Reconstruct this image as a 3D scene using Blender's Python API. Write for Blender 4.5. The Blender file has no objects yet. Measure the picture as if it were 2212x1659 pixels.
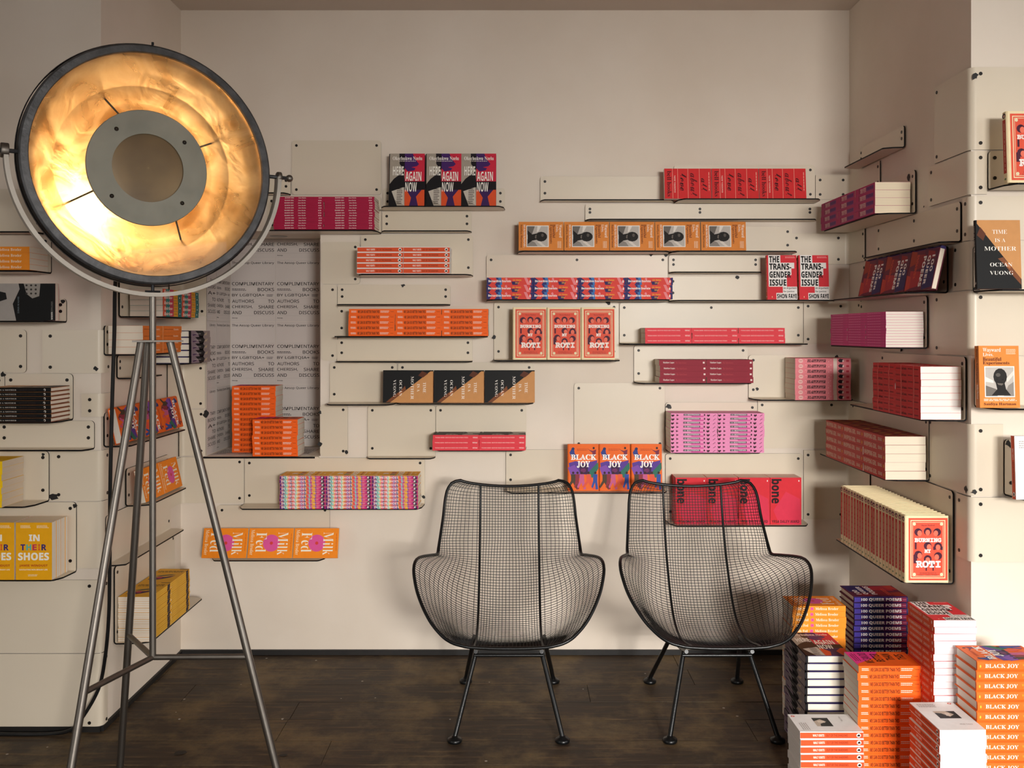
import bpy, bmesh, math, random
from mathutils import Vector, Matrix
random.seed(7)
SC = bpy.context.scene
COL = SC.collection

# ------------------------------------------------------------------ camera, sky, light, exposure
F, VX, VY, CH = 2000.0, 1112.0, 717.0, 1.462      # focal length and principal point in pixels of 2212 x 1659, eye height
cam = bpy.data.cameras.new('camera')
cam.sensor_fit = 'HORIZONTAL'; cam.sensor_width = 36.0; cam.lens = 36.0 * F / 2212.0
cam.shift_x = (1106.0 - VX) / 2212.0; cam.shift_y = (VY - 829.5) / 2212.0
cam.clip_start = 0.05; cam.clip_end = 60
camo = bpy.data.objects.new('camera', cam); COL.objects.link(camo)
camo.location = (0, 0, CH); camo.rotation_euler = (math.pi / 2, 0, 0)
SC.camera = camo

world = bpy.data.worlds.new('daylight'); SC.world = world; world.use_nodes = True
bg = world.node_tree.nodes['Background']; bg.inputs[0].default_value = (0.80, 0.88, 1.0, 1); bg.inputs[1].default_value = 0.35

def area(name, loc, rot, sx, sy, power, col):
    l = bpy.data.lights.new(name, 'AREA'); l.shape = 'RECTANGLE'; l.size = sx; l.size_y = sy
    l.energy = power; l.color = col
    o = bpy.data.objects.new(name, l); COL.objects.link(o); o.location = loc; o.rotation_euler = rot
    return o
def aim(src, dst): return (Vector(dst) - Vector(src)).to_track_quat('-Z', 'Y').to_euler()
# bright sky outside the shop's side window: low parts of the room look up into it, high parts do not
area('side_sky', (6.4, -1.3, 3.1), aim((6.4, -1.3, 3.1), (0.2, 3.4, 0.9)), 4.6, 3.2, 150, (1.0, 0.965, 0.92))
area('street_sky', (1.9, -5.2, 3.08), aim((1.9, -5.2, 3.08), (0.6, 3.0, 0.6)), 2.1, 2.8, 2150, (1.0, 0.965, 0.92))
area('added_left_fill', (-3.6, 0.2, 1.9), aim((-3.6, 0.2, 1.9), (1.5, 3.4, 1.2)), 1.6, 1.8, 28, (1.0, 0.955, 0.90))  # unseen fill light, added on the left to brighten the right alcove wall
vs = SC.view_settings
vs.view_transform = 'Standard'; vs.look = 'None'; vs.exposure = 0.40; vs.gamma = 1.0; vs.use_curve_mapping = False
SC.cycles.max_bounces = 8; SC.cycles.transparent_max_bounces = 8; SC.cycles.caustics_reflective = True
SC.cycles.use_denoising = True
SC.cycles.sample_clamp_indirect = 6.0

# ------------------------------------------------------------------ materials
def lin(h):
    h = h.lstrip('#'); r = []
    for i in (0, 2, 4):
        c = int(h[i:i + 2], 16) / 255.0
        r.append(c / 12.92 if c <= 0.04045 else ((c + 0.055) / 1.055) ** 2.4)
    return (r[0], r[1], r[2], 1.0)
MATS = {}
def new_mat(name):
    m = bpy.data.materials.new(name); m.use_nodes = True
    return m, m.node_tree.nodes, m.node_tree.links, m.node_tree.nodes['Principled BSDF']
def mottled(name, hex1, hex2, scale=8.0, rough=0.5, metal=0.0, bump=0.0, bscale=60.0, coat=0.0, stretch=(1, 1, 1), spec=0.5):
    """procedural two-tone material: noise mixes two close colours, a finer noise gives relief"""
    if name in MATS: return MATS[name]
    m, N, K, b = new_mat(name)
    tc = N.new('ShaderNodeTexCoord'); mp = N.new('ShaderNodeMapping'); mp.inputs['Scale'].default_value = stretch
    K.new(tc.outputs['Object'], mp.inputs['Vector'])
    nz = N.new('ShaderNodeTexNoise'); nz.inputs['Scale'].default_value = scale; nz.inputs['Detail'].default_value = 5
    K.new(mp.outputs[0], nz.inputs['Vector'])
    rp = N.new('ShaderNodeValToRGB'); rp.color_ramp.elements[0].color = lin(hex1); rp.color_ramp.elements[1].color = lin(hex2)
    rp.color_ramp.elements[0].position = 0.3; rp.color_ramp.elements[1].position = 0.7
    K.new(nz.outputs['Fac'], rp.inputs[0]); K.new(rp.outputs[0], b.inputs['Base Color'])
    b.inputs['Roughness'].default_value = rough; b.inputs['Metallic'].default_value = metal
    b.inputs['Coat Weight'].default_value = coat; b.inputs['Specular IOR Level'].default_value = spec
    if bump:
        n2 = N.new('ShaderNodeTexNoise'); n2.inputs['Scale'].default_value = bscale; n2.inputs['Detail'].default_value = 4
        K.new(mp.outputs[0], n2.inputs['Vector'])
        bp = N.new('ShaderNodeBump'); bp.inputs['Strength'].default_value = bump; bp.inputs['Distance'].default_value = 0.01
        K.new(n2.outputs['Fac'], bp.inputs['Height']); K.new(bp.outputs[0], b.inputs['Normal'])
    MATS[name] = m
    return m
def ink(hexc, rough=0.55):
    """printed colour, with a faint mottling"""
    key = 'ink_' + hexc.lstrip('#').lower()
    if key in MATS: return MATS[key]
    m, N, K, b = new_mat(key)
    tc = N.new('ShaderNodeTexCoord'); nz = N.new('ShaderNodeTexNoise'); nz.inputs['Scale'].default_value = 45
    K.new(tc.outputs['Object'], nz.inputs['Vector'])
    hs = N.new('ShaderNodeHueSaturation'); hs.inputs['Color'].default_value = lin(hexc)
    mr = N.new('ShaderNodeMapRange'); mr.inputs['To Min'].default_value = 0.93; mr.inputs['To Max'].default_value = 1.07
    K.new(nz.outputs['Fac'], mr.inputs['Value']); K.new(mr.outputs[0], hs.inputs['Value']); K.new(hs.outputs[0], b.inputs['Base Color'])
    b.inputs['Roughness'].default_value = rough; b.inputs['Specular IOR Level'].default_value = .2
    MATS[key] = m
    return m
def pages(name, hexc):
    """edges of a block of paper: fine leaves across the thickness"""
    if name in MATS: return MATS[name]
    m, N, K, b = new_mat(name)
    tc = N.new('ShaderNodeTexCoord'); mp = N.new('ShaderNodeMapping'); mp.inputs['Scale'].default_value = (6, 6, 900)
    K.new(tc.outputs['Object'], mp.inputs['Vector'])
    nz = N.new('ShaderNodeTexNoise'); nz.inputs['Scale'].default_value = 1; nz.inputs['Detail'].default_value = 2
    K.new(mp.outputs[0], nz.inputs['Vector'])
    hs = N.new('ShaderNodeHueSaturation'); hs.inputs['Color'].default_value = lin(hexc)
    mr = N.new('ShaderNodeMapRange'); mr.inputs['To Min'].default_value = 0.86; mr.inputs['To Max'].default_value = 1.06
    K.new(nz.outputs['Fac'], mr.inputs['Value']); K.new(mr.outputs[0], hs.inputs['Value']); K.new(hs.outputs[0], b.inputs['Base Color'])
    b.inputs['Roughness'].default_value = 0.8; b.inputs['Specular IOR Level'].default_value = 0.2
    MATS[name] = m
    return m

PLASTER = mottled('limewashed_plaster', '#E0D2C1', '#E9DDCE', 2.2, 0.75, 0, 0.10, 14)
CEILING = mottled('ceiling_paint', '#CFC2B5', '#D8CBBE', 1.5, 0.8)
ENAMEL = mottled('cream_enamel', '#D9CCB7', '#DFD3BF', 1.3, 0.33, 0, 0.04, 25, spec=0.29)
EDGE = mottled('bare_edge_and_gap_shade', '#0A0908', '#141110', 40, 0.6, spec=.15)  # bare dark ledge edges; round the sheets it also paints in the gap shadow
SCREW = mottled('black_screw', '#0F0C0A', '#221B16', 60, 0.45, 0.4)
CHIP = mottled('exposed_black_metal', '#0B0A09', '#191614', 80, 0.6)
BLACKM = mottled('black_lacquered_steel', '#08090A', '#121415', 30, 0.33, 0.2, 0.05, 200)
STEEL = mottled('brushed_steel', '#78726B', '#908A82', 12, 0.45, 1.0, 0.03, 300, stretch=(1, 1, 0.1))
STEELL = mottled('pale_steel', '#A8A196', '#B8B1A6', 12, 0.5, 0.35)
GUN = mottled('weathered_grey_steel', '#4A4A4B', '#626263', 30, 0.5, 0.7, 0.15, 90)
DARKST = mottled('dark_painted_steel', '#17171A', '#262629', 20, 0.4, 0.5)
RUBBER = mottled('black_rubber', '#0B0B0B', '#151515', 40, 0.55)
PAPER = mottled('poster_paper', '#CFC6C0', '#D8CFC9', 3, 0.85)
SKIRT = mottled('black_skirting', '#0D0B0A', '#1A1613', 30, 0.6)

# ------------------------------------------------------------------ mesh helpers
class MB:
    def __init__(s): s.v = []; s.f = []; s.m = []; s.mats = []; s.smooth = []
    def mi(s, mat):
        if mat not in s.mats: s.mats.append(mat)
        return s.mats.index(mat)
    def add(s, vs_, fs, mat, smooth=False):
        o = len(s.v); s.v.extend(tuple(p) for p in vs_); i = s.mi(mat)
        for f in fs: s.f.append(tuple(o + k for k in f)); s.m.append(i); s.smooth.append(smooth)
    def box(s, a, b, mat):
        x0, y0, z0 = a; x1, y1, z1 = b
        s.add([(x0, y0, z0), (x1, y0, z0), (x1, y1, z0), (x0, y1, z0), (x0, y0, z1), (x1, y0, z1), (x1, y1, z1), (x0, y1, z1)],
              [(0, 3, 2, 1), (4, 5, 6, 7), (0, 1, 5, 4), (1, 2, 6, 5), (2, 3, 7, 6), (3, 0, 4, 7)], mat)
    def prism(s, pts, axis, a, b, mat, cap=None):
        """convex outline PTS (2-D) extruded along AXIS from a to b"""
        n = len(pts)
        def P(p, t): return {'x': (t, p[0], p[1]), 'y': (p[0], t, p[1]), 'z': (p[0], p[1], t)}[axis]
        vs_ = [P(p, a) for p in pts] + [P(p, b) for p in pts]
        s.add(vs_, [(i, (i + 1) % n, n + (i + 1) % n, n + i) for i in range(n)], mat)
        s.add(vs_, [tuple(range(n - 1, -1, -1)), tuple(range(n, 2 * n))], cap or mat)
    def tube(s, path, r, mat, n=8, closed=False, cap=True):
        P = [Vector(p) for p in path]; m = len(P)
        R = r if isinstance(r, (list, tuple)) else [r] * m
        T = []
        for i in range(m):
            if closed: t = P[(i + 1) % m] - P[i - 1]
            else: t = P[min(i + 1, m - 1)] - P[max(i - 1, 0)]
            T.append(t.normalized())
        ref = Vector((0, 0, 1)) if abs(T[0].z) < 0.9 else Vector((1, 0, 0))
        nrm = (ref - T[0] * ref.dot(T[0])).normalized()
        vs_ = []
        for i in range(m):
            nrm = nrm - T[i] * nrm.dot(T[i])
            nrm = nrm.normalized() if nrm.length > 1e-6 else T[i].orthogonal().normalized()
            bn = T[i].cross(nrm)
            for k in range(n):
                a = 2 * math.pi * k / n
                vs_.append(P[i] + (nrm * math.cos(a) + bn * math.sin(a)) * R[i])
        fs = []
        for i in range(m if closed else m - 1):
            j = (i + 1) % m
            for k in range(n):
                l = (k + 1) % n
                fs.append((i * n + k, i * n + l, j * n + l, j * n + k))
        s.add(vs_, fs, mat, True)
        if cap and not closed:
            s.add(vs_[:n], [tuple(range(n - 1, -1, -1))], mat); s.add(vs_[-n:], [tuple(range(n))], mat)
    def lathe(s, prof, mat, n=64, M=None, smooth=True, close=False):
        """profile of (radius, height) turned about local Z, then moved by M"""
        M = M or Matrix.Identity(4); vs_ = []; fs = []
        for r, h in prof:
            for k in range(n):
                a = 2 * math.pi * k / n
                vs_.append(M @ Vector((max(r, 1e-5) * math.cos(a), max(r, 1e-5) * math.sin(a), h)))
        q = len(prof)
        for i in range(q if close else q - 1):
            j = (i + 1) % q
            for k in range(n):
                l = (k + 1) % n
                fs.append((i * n + k, i * n + l, j * n + l, j * n + k))
        s.add(vs_, fs, mat, smooth)
    def mesh(s, name):
        me = bpy.data.meshes.new(name); me.from_pydata(s.v, [], s.f)
        for m in s.mats: me.materials.append(m)
        me.polygons.foreach_set('material_index', s.m); me.polygons.foreach_set('use_smooth', s.smooth)
        me.update(); return me
    def build(s, name, parent=None):
        return link(name, s.mesh(name), parent)
def link(name, data, parent=None):
    o = bpy.data.objects.new(name, data); COL.objects.link(o)
    if parent: o.parent = parent
    return o
def tag(o, label=None, cat=None, group=None, kind=None):
    if label: o['label'] = label
    if cat: o['category'] = cat
    if group: o['group'] = group
    if kind: o['kind'] = kind
    return o
def X(px, d): return (px - VX) * d / F
def Z(py, d): return CH - (py - VY) * d / F

# ------------------------------------------------------------------ room shell
XL, XR, YB, YPL, YPR, HC = -1.515, 1.518, 4.2, 3.39, 3.08, 2.921
RX0, RX1, RY0 = -2.8, 2.95, -2.95
NX0, NX1, NZ0, NZ1, NY = X(445, YB), X(692, YB), Z(985, YB), Z(499, YB), 4.555   # the niche

def struct(name, boxes, mat, parent=None):
    b = MB()
    for a, c in boxes: b.box(a, c, mat)
    return tag(b.build(name, parent), kind='structure')
wall_back = struct('wall_back', [((XL - .1, YB, 0), (NX0, 4.7, HC)), ((NX1, YB, 0), (XR + .1, 4.7, HC)),
                                 ((NX0, YB, 0), (NX1, 4.7, NZ0)), ((NX0, YB, NZ1), (NX1, 4.7, HC)),
                                 ((NX0, NY, NZ0), (NX1, 4.7, NZ1))], PLASTER)
wall_left = struct('wall_left', [((XL - .1, YPL, 0), (XL, YB, HC))], PLASTER)
wall_right = struct('wall_right', [((XR, YPR, 0), (XR + .1, YB, HC))], PLASTER)
wall_left_front = struct('wall_left_front', [((RX0, YPL, 0), (XL - .1, YPL + .1, HC))], PLASTER)
wall_right_front = struct('wall_right_front', [((XR + .1, YPR, 0), (RX1, YPR + .1, HC))], PLASTER)
SHOP = mottled('dark_shop_paint', '#8E8174', '#9A8C7E', 3, 0.7)
struct('wall_left_side', [((RX0 - .1, RY0, 0), (RX0, -.5, HC)), ((RX0 - .1, 1.3, 0), (RX0, YPL + .1, HC)), ((RX0 - .1, -.5, 0), (RX0, 1.3, .7)), ((RX0 - .1, -.5, 2.2), (RX0, 1.3, HC))], SHOP)   # unseen opening, added to let the left fill light in
# side wall with the shop's side window, street wall with the street window: both reach down to a low sill
WA, WB, WZ = -1.3, 2.6, 2.5
struct('wall_right_side', [((RX1, RY0, 0), (RX1 + .1, WA, HC)), ((RX1, WB, 0), (RX1 + .1, YPR + .1, HC)),
                           ((RX1, WA, 0), (RX1 + .1, WB, .25)), ((RX1, WA, WZ), (RX1 + .1, WB, HC))], SHOP)
struct('wall_front', [((RX0, RY0 - .1, 0), (.98, RY0, HC)), ((2.45, RY0 - .1, 0), (RX1, RY0, HC)),
                      ((.98, RY0 - .1, 0), (2.45, RY0, .25)), ((.98, RY0 - .1, 2.3), (2.45, RY0, HC))], SHOP)
FRAMEP = mottled('window_paint', '#2A2A2A', '#333333', 5, 0.5)
struct('window_1', [((RX1 - .02, y, .25), (RX1 + .05, y + .05, WZ)) for y in (WA, 0, 1.3, WB - .05)] +
       [((RX1 - .02, WA, z), (RX1 + .05, WB, z + .05)) for z in (.25, 1.9, WZ - .05)], FRAMEP)
struct('window_2', [((x, RY0 - .05, .25), (x + .05, RY0 + .02, 2.3)) for x in (.98, 1.69, 2.4)] +
       [((.98, RY0 - .05, z), (2.45, RY0 + .02, z + .05)) for z in (.25, 1.8, 2.25)], FRAMEP)
struct('ceiling', [((RX0 - .1, RY0 - .1, HC), (RX1 + .1, 4.7, HC + .1))], CEILING)

# floor: a sub-floor and boards laid one by one, running across the view
m, N, K, b = new_mat('worn_dark_boards')
tc = N.new('ShaderNodeTexCoord'); oi = N.new('ShaderNodeObjectInfo')
mp = N.new('ShaderNodeMapping'); mp.inputs['Scale'].default_value = (1.2, 16, 16)
K.new(tc.outputs['Object'], mp.inputs['Vector'])
va = N.new('ShaderNodeVectorMath'); va.operation = 'ADD'; K.new(mp.outputs[0], va.inputs[0])
sc = N.new('ShaderNodeVectorMath'); sc.operation = 'SCALE'; K.new(oi.outputs['Location'], sc.inputs[0]); sc.inputs['Scale'].default_value = 17.3
K.new(sc.outputs[0], va.inputs[1])
grain = N.new('ShaderNodeTexNoise'); grain.inputs['Scale'].default_value = 3.0; grain.inputs['Detail'].default_value = 8; grain.inputs['Roughness'].default_value = 0.65
K.new(va.outputs[0], grain.inputs['Vector'])
rp = N.new('ShaderNodeValToRGB'); K.new(grain.outputs['Fac'], rp.inputs[0])
e = rp.color_ramp.elements; e[0].position = .28; e[0].color = lin('#1A130E'); e[1].position = .78; e[1].color = lin('#7A6244')
e2 = rp.color_ramp.elements.new(.55); e2.color = lin('#3E3023')
wear = N.new('ShaderNodeTexNoise'); wear.inputs['Scale'].default_value = 3.4; wear.inputs['Detail'].default_value = 9; wear.inputs['Roughness'].default_value = .7
K.new(oi.outputs['Location'], sc.inputs[0]); gl = N.new('ShaderNodeNewGeometry'); K.new(gl.outputs['Position'], wear.inputs['Vector'])
wr = N.new('ShaderNodeValToRGB'); wr.color_ramp.elements[0].position = .47; wr.color_ramp.elements[1].position = .64
K.new(wear.outputs['Fac'], wr.inputs[0])
mx = N.new('ShaderNodeMix'); mx.data_type = 'RGBA'; mx.inputs['B'].default_value = lin('#75603F')
wm = N.new('ShaderNodeMath'); wm.operation = 'MULTIPLY'; wm.inputs[1].default_value = .7; K.new(wr.outputs[0], wm.inputs[0])
K.new(wm.outputs[0], mx.inputs['Factor']); K.new(rp.outputs[0], mx.inputs['A'])
spk = N.new('ShaderNodeTexVoronoi'); spk.inputs['Scale'].default_value = 9; K.new(gl.outputs['Position'], spk.inputs['Vector'])
st = N.new('ShaderNodeMath'); st.operation = 'LESS_THAN'; st.inputs[1].default_value = .045; K.new(spk.outputs['Distance'], st.inputs[0])
mx2 = N.new('ShaderNodeMix'); mx2.data_type = 'RGBA'; mx2.inputs['B'].default_value = lin('#B9AFA2')
sm = N.new('ShaderNodeMath'); sm.operation = 'MULTIPLY'; sm.inputs[1].default_value = .75; K.new(st.outputs[0], sm.inputs[0])
K.new(sm.outputs[0], mx2.inputs['Factor']); K.new(mx.outputs['Result'], mx2.inputs['A']); K.new(mx2.outputs['Result'], b.inputs['Base Color'])
rr = N.new('ShaderNodeMapRange'); rr.inputs['To Min'].default_value = .42; rr.inputs['To Max'].default_value = .75
K.new(grain.outputs['Fac'], rr.inputs['Value']); K.new(rr.outputs[0], b.inputs['Roughness']); b.inputs['Specular IOR Level'].default_value = .35
bp = N.new('ShaderNodeBump'); bp.inputs['Strength'].default_value = .35; bp.inputs['Distance'].default_value = .004
K.new(grain.outputs['Fac'], bp.inputs['Height']); K.new(bp.outputs[0], b.inputs['Normal'])
BOARD = m
floor = struct('floor', [((RX0 - .1, RY0 - .1, -.1), (RX1 + .1, 4.7, -.012))], SKIRT)
yy = 4.2; r = 0
while yy > 1.3:
    w = random.choice((.165, .175, .185, .178))
    x = RX0 + random.uniform(0, .3) - .3 if r % 2 else RX0 - random.uniform(.2, .6)
    while x < RX1:
        ln = random.uniform(1.5, 2.4)
        bx = MB(); x0, x1 = max(x, RX0), min(x + ln, RX1)
        if x1 - x0 > .05:
            h = random.uniform(-.0012, .0008)
            cx, cy = (x0 + x1) / 2, yy - w / 2
            bx.box((x0 - cx + .001, -w / 2 + .0022, -.012), (x1 - cx - .001, w / 2 - .0022, h), BOARD)
            o = bx.build('plank', floor); o.location = (cx, cy, 0)
        x += ln
    yy -= w; r += 1
bx = MB(); bx.box((RX0, RY0, -.012), (RX1, yy, 0), BOARD); bx.build('board_field', floor)
struct('baseboard_back', [((XL, YB - .012, 0), (XR, YB, .022))], SKIRT)
struct('baseboard_left', [((XL, YPL, 0), (XL + .010, YB, .02))], SKIRT)
struct('baseboard_pillar', [((RX0, YPL - .010, 0), (XL, YPL, .02))], SKIRT)
# dark drops on the boards
bx = MB()
for px, py, rx, ry in ((390, 1627, .022, .010), (612, 1632, .014, .006)):
    d = CH * F / (py - VY); n = 14
    bx.add([(X(px, d) + rx * math.cos(a * 6.283 / n) * random.uniform(.8, 1.15), d + ry * 1.6 * math.sin(a * 6.283 / n) * random.uniform(.8, 1.15), .0018) for a in range(n)], [tuple(range(n))], CHIP)
bx.build('floor_stain', floor)

# ------------------------------------------------------------------ enamelled sheets: shelves and flat panels
WALLS = {'back': wall_back, 'left': wall_left, 'right': wall_right, 'pl': wall_left_front, 'pr': wall_right_front}
ROT = {'back': 0, 'pl': 0, 'pr': 0, 'left': math.pi / 2, 'right': -math.pi / 2}
scr = MB(); scr.prism([(.0062 * math.cos(a * math.pi / 5), .0062 * math.sin(a * math.pi / 5)) for a in range(10)], 'y', -.0012, 0.001, SCREW)
SCREW_ME = scr.mesh('screw')
GAP, TH = .003, .0035
def sheet_mesh(w, h, depth, rad, bottom_round):
    TH = .0055 if depth > 0 else .0035
    """one bent sheet: local X along the wall, Z up from the ledge, -Y into the room"""
    prof = []                                         # (y, z, inset)
    for k in range(5):
        a = k * math.pi / 8; prof.append((0, h - rad + rad * math.cos(a), rad - rad * math.sin(a)))
    if depth <= 0:
        for k in range(5):
            a = k * math.pi / 8; q = rad if bottom_round else .0005
            prof.append((0, q - q * math.sin(a), q - q * math.cos(a)))
    else:
        br = min(.006, depth * .2)
        for k in range(7):
            a = k * math.pi / 12; prof.append((-(br - br * math.cos(a)), br - br * math.sin(a), 0))
        ch = min(.030, depth * .35)
        prof += [(-(depth - ch * 1.3), 0, ch * .18), (-depth * .96, 0, ch * .75), (-depth, 0, ch)]
    n = len(prof); vs_ = []; nor = []
    for i in range(n):
        p0 = prof[max(i - 1, 0)]; p1 = prof[min(i + 1, n - 1)]
        ty, tz = p1[0] - p0[0], p1[1] - p0[1]; l = math.hypot(ty, tz) or 1
        nor.append((tz / l, -ty / l))                 # towards the wall / underside
    for i, (y, z, q) in enumerate(prof): vs_ += [(q, y, z), (w - q, y, z)]
    for i, (y, z, q) in enumerate(prof):
        ny, nz = nor[i]
        vs_ += [(q, y - ny * TH, z - nz * TH), (w - q, y - ny * TH, z - nz * TH)]
    b = MB(); o = 2 * n
    b.add(vs_, [(2 * i, 2 * i + 2, 2 * i + 3, 2 * i + 1) for i in range(n - 1)], ENAMEL)
    b.add(vs_, [(o + 2 * i, o + 2 * i + 1, o + 2 * i + 3, o + 2 * i + 2) for i in range(n - 1)], ENAMEL)
    rim = []
    for i in range(n - 1):
        rim += [(2 * i, o + 2 * i, o + 2 * i + 2, 2 * i + 2), (2 * i + 1, 2 * i + 3, o + 2 * i + 3, o + 2 * i + 1)]
    rim += [(0, 1, o + 1, o), (2 * n - 2, o + 2 * n - 2, o + 2 * n - 1, 2 * n - 1)]
    b.add(vs_, rim, EDGE)
    return b
SHELF, PLATE = {}, []
def sheet(key, wall, u0, u1, ztop, zled, depth, label=None, screws='4', rad=.014):
    """wall sheet between u0 and u1 (x, or depth on the side walls); depth 0 is a flat panel and a child of its wall"""
    for (z_, w_, a_, b_, d_) in SHELF.values():        # a sheet starts below the ledge that overhangs it
        if w_ == wall and d_ > 0 and a_ < max(u0, u1) and b_ > min(u0, u1) and zled < z_ - .02 and z_ - .0075 < ztop < z_ + .05: ztop = z_ - .0075
    w = abs(u1 - u0); h = ztop - zled
    me = sheet_mesh(w, h, depth, rad, True).mesh('metal_shelf' if depth else 'panel')
    lo, hi = min(u0, u1), max(u0, u1)
    q = GAP + TH + (.003 if depth else 0)              # ledged sheets sit proud of the flat ones
    loc = {'back': (lo, YB - q, zled), 'pl': (lo, YPL - q, zled), 'pr': (lo, YPR - q, zled),
           'left': (XL + q, lo, zled), 'right': (XR - q, hi, zled)}[wall]
    o = link('metal_shelf' if depth else 'panel', me, None if depth else WALLS[wall])
    o.location = loc; o.rotation_euler = (0, 0, ROT[wall])
    if depth: tag(o, label, 'shelf', 'cream enamelled wall shelves')
    yo = -.0002
    ins = .021
    us = [ins, w - ins] if w < .55 or screws == '4' else [ins, w / 2, w - ins]
    if screws == 'r': us = [w - ins]
    if screws == 'l': us = [ins]
    zs = [h - ins - .002, (.036 if depth else ins + .002)] if h > .055 else [h / 2]
    if screws == '0': us = []
    for x in us:
        for z in zs:
            s = link('screw', SCREW_ME, o); s.location = (x, yo, z)
    SHELF[key] = (zled, wall, lo, hi, depth); PLATE.append((wall, lo, hi, zled, ztop, depth))
    return o
def fsh(key, x0, x1, ytop, yled, depth, label, screws='4', wall='back'):
    """shelf on a wall that faces the camera, from picture coordinates: x and top on the wall, yled on the front edge of the ledge"""
    d = {'back': YB, 'pl': YPL, 'pr': YPR}[wall]
    return sheet(key, wall, X(x0, d), X(x1, d), Z(ytop, d), Z(yled, d - depth), depth, label, screws)
def flat(x0, x1, ytop, ybot, screws='4', wall='back'):
    d = {'back': YB, 'pl': YPL, 'pr': YPR}[wall]
    return sheet(None, wall, X(x0, d), X(x1, d), Z(ytop, d), Z(ybot, d), 0, None, screws)
def bent(wall, pts, z0, z1, scr_at=()):
    """flat sheet folded round a corner of the room: PTS in plan, interior on the left of travel"""
    P = []
    for i, p in enumerate(pts):
        if 0 < i < len(pts) - 1:
            a = Vector(pts[i - 1]) - Vector(p); c = Vector(pts[i + 1]) - Vector(p); a.normalize(); c.normalize(); p = Vector(p)
            rr = .022; A, C = p + a * rr, p + c * rr
            for k in range(7):
                t = k / 6; P.append((A * (1 - t) ** 2 + p * 2 * t * (1 - t) + C * t * t))
        else: P.append(Vector(p))
    n = len(P); nor = []
    for i in range(n):
        t = (P[min(i + 1, n - 1)] - P[max(i - 1, 0)]).normalized(); nor.append(Vector((t.y, -t.x)))
    b = MB(); vs_ = []
    for i in range(n):
        q = P[i]; o = P[i] + nor[i] * TH
        vs_ += [(q.x, q.y, z0), (q.x, q.y, z1), (o.x, o.y, z0), (o.x, o.y, z1)]
    fr, ed = [], []
    for i in range(n - 1):
        k = 4 * i
        fr += [(k + 2, k + 6, k + 7, k + 3), (k, k + 1, k + 5, k + 4)]
        ed += [(k, k + 4, k + 6, k + 2), (k + 1, k + 3, k + 7, k + 5)]
    ed += [(0, 2, 3, 1), (4 * n - 4, 4 * n - 3, 4 * n - 1, 4 * n - 2)]
    b.add(vs_, fr, ENAMEL, True); b.add(vs_, ed, EDGE)
    o = b.build('panel', WALLS[wall])
    for (x, y, rz) in scr_at:
        for z in ((z0 + .022, z1 - .022) if z1 - z0 > .075 else ((z0 + z1) / 2,)):
            s = link('screw', SCREW_ME, o); s.location = (x, y, z); s.rotation_euler = (0, 0, rz)
    return o
# ---- back wall
D, S = .125, .062                                     # deep and shallow ledges
flat(631, 824, 304, 421)
fsh('b_lampstub', 470, 629, 380, 416, S, 'short cream ledge on back wall, half hidden behind the round lamp')
fsh('b_hair', 828, 1091, 407, 445, D, 'cream shelf carrying the three photographic portrait covers')
fsh('b_under_hair', 826, 1019, 450, 498, S, 'empty cream ledge right below the three portrait covers')
fsh('b_crimson', 578, 824, 422, 497, D, 'cream shelf carrying the crimson paperback stacks beside the lamp')
fsh('b_coral', 780, 1022, 503, 592, D, 'cream shelf carrying coral books, five high in two columns')
flat(694, 778, 523, 614, 'r')
flat(694, 729, 615, 779, 'r')
fsh('b_empty_a', 730, 973, 615, 657, S, 'empty cream ledge between the coral stacks and the wide orange stacks')
fsh('b_orange', 729, 1054, 659, 726, D, 'cream shelf carrying the fifteen bright orange paperbacks')
fsh('b_empty_b', 729, 1021, 728, 780, S, 'empty cream ledge right below the fifteen bright orange paperbacks')
fsh('b_bare', 713, 858, 782, 873, D, 'tall cream shelf, bare except for one edge of a black and tan cover')
fsh('b_moth', 860, 1153, 782, 871, D, 'cream shelf carrying the three black and tan covers')
flat(692, 752, 874, 985, 'r')
fsh('b_bare_c', 795, 941, 875, 989, S, 'tall empty cream shelf below the black and tan covers, rounded lip')
fsh('b_venice', 942, 1137, 875, 972, D, 'cream shelf carrying two short stacks of red books with dark covers')
fsh('b_shoes', 530, 918, 988, 1098, D, 'long cream shelf carrying the rainbow-striped spines')
fsh('b_milk', 471, 713, 1090, 1209, D, 'lowest cream shelf on the lamp side, carrying orange covers with pink circles')
fsh('b_long_a', 1167, 1452, 382, 431, S, 'long empty cream ledge reaching towards the red hand-lettered covers')
fsh('b_love', 1455, 1759, 357, 429, D, 'topmost cream shelf carrying the red hand-lettered covers')
fsh('b_long_b', 1264, 1758, 437, 473, S, 'very long empty cream ledge directly below the red hand-lettered covers', '6')
fsh('b_way_a', 1118, 1440, 480, 542, D, 'cream shelf under the first three tan covers with square photographs')
fsh('b_way_b', 1442, 1710, 490, 542, D, 'cream shelf under the last two tan covers, empty at one end')
fsh('b_girl', 1051, 1441, 548, 647, D, 'cream shelf carrying twelve red and navy patterned spines', '6')
fsh('b_small', 1444, 1641, 548, 587, S, 'small empty cream ledge above the half-empty shelf of two white-lettered covers')
fsh('b_trans', 1443, 1789, 597, 648, D, 'cream shelf with a bare half and two red and white covers')
fsh('b_roti', 1067, 1336, 651, 778, D, 'cream shelf carrying the three coral cookbooks with drawn faces')
fsh('b_red', 1338, 1733, 651, 742, D, 'long cream shelf carrying nine thin red books', '6')
fsh('b_maroon', 1369, 1614, 746, 827, D, 'cream shelf carrying eight maroon books')
fsh('b_heart', 1616, 1828, 767, 863, D, 'cream shelf carrying eight thick pink comic volumes by the corner')
flat(1240, 1435, 826, 969)
fsh('b_joy', 1093, 1435, 971, 1063, D, 'cream shelf carrying three orange covers with dancing figures', 'l')
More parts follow.
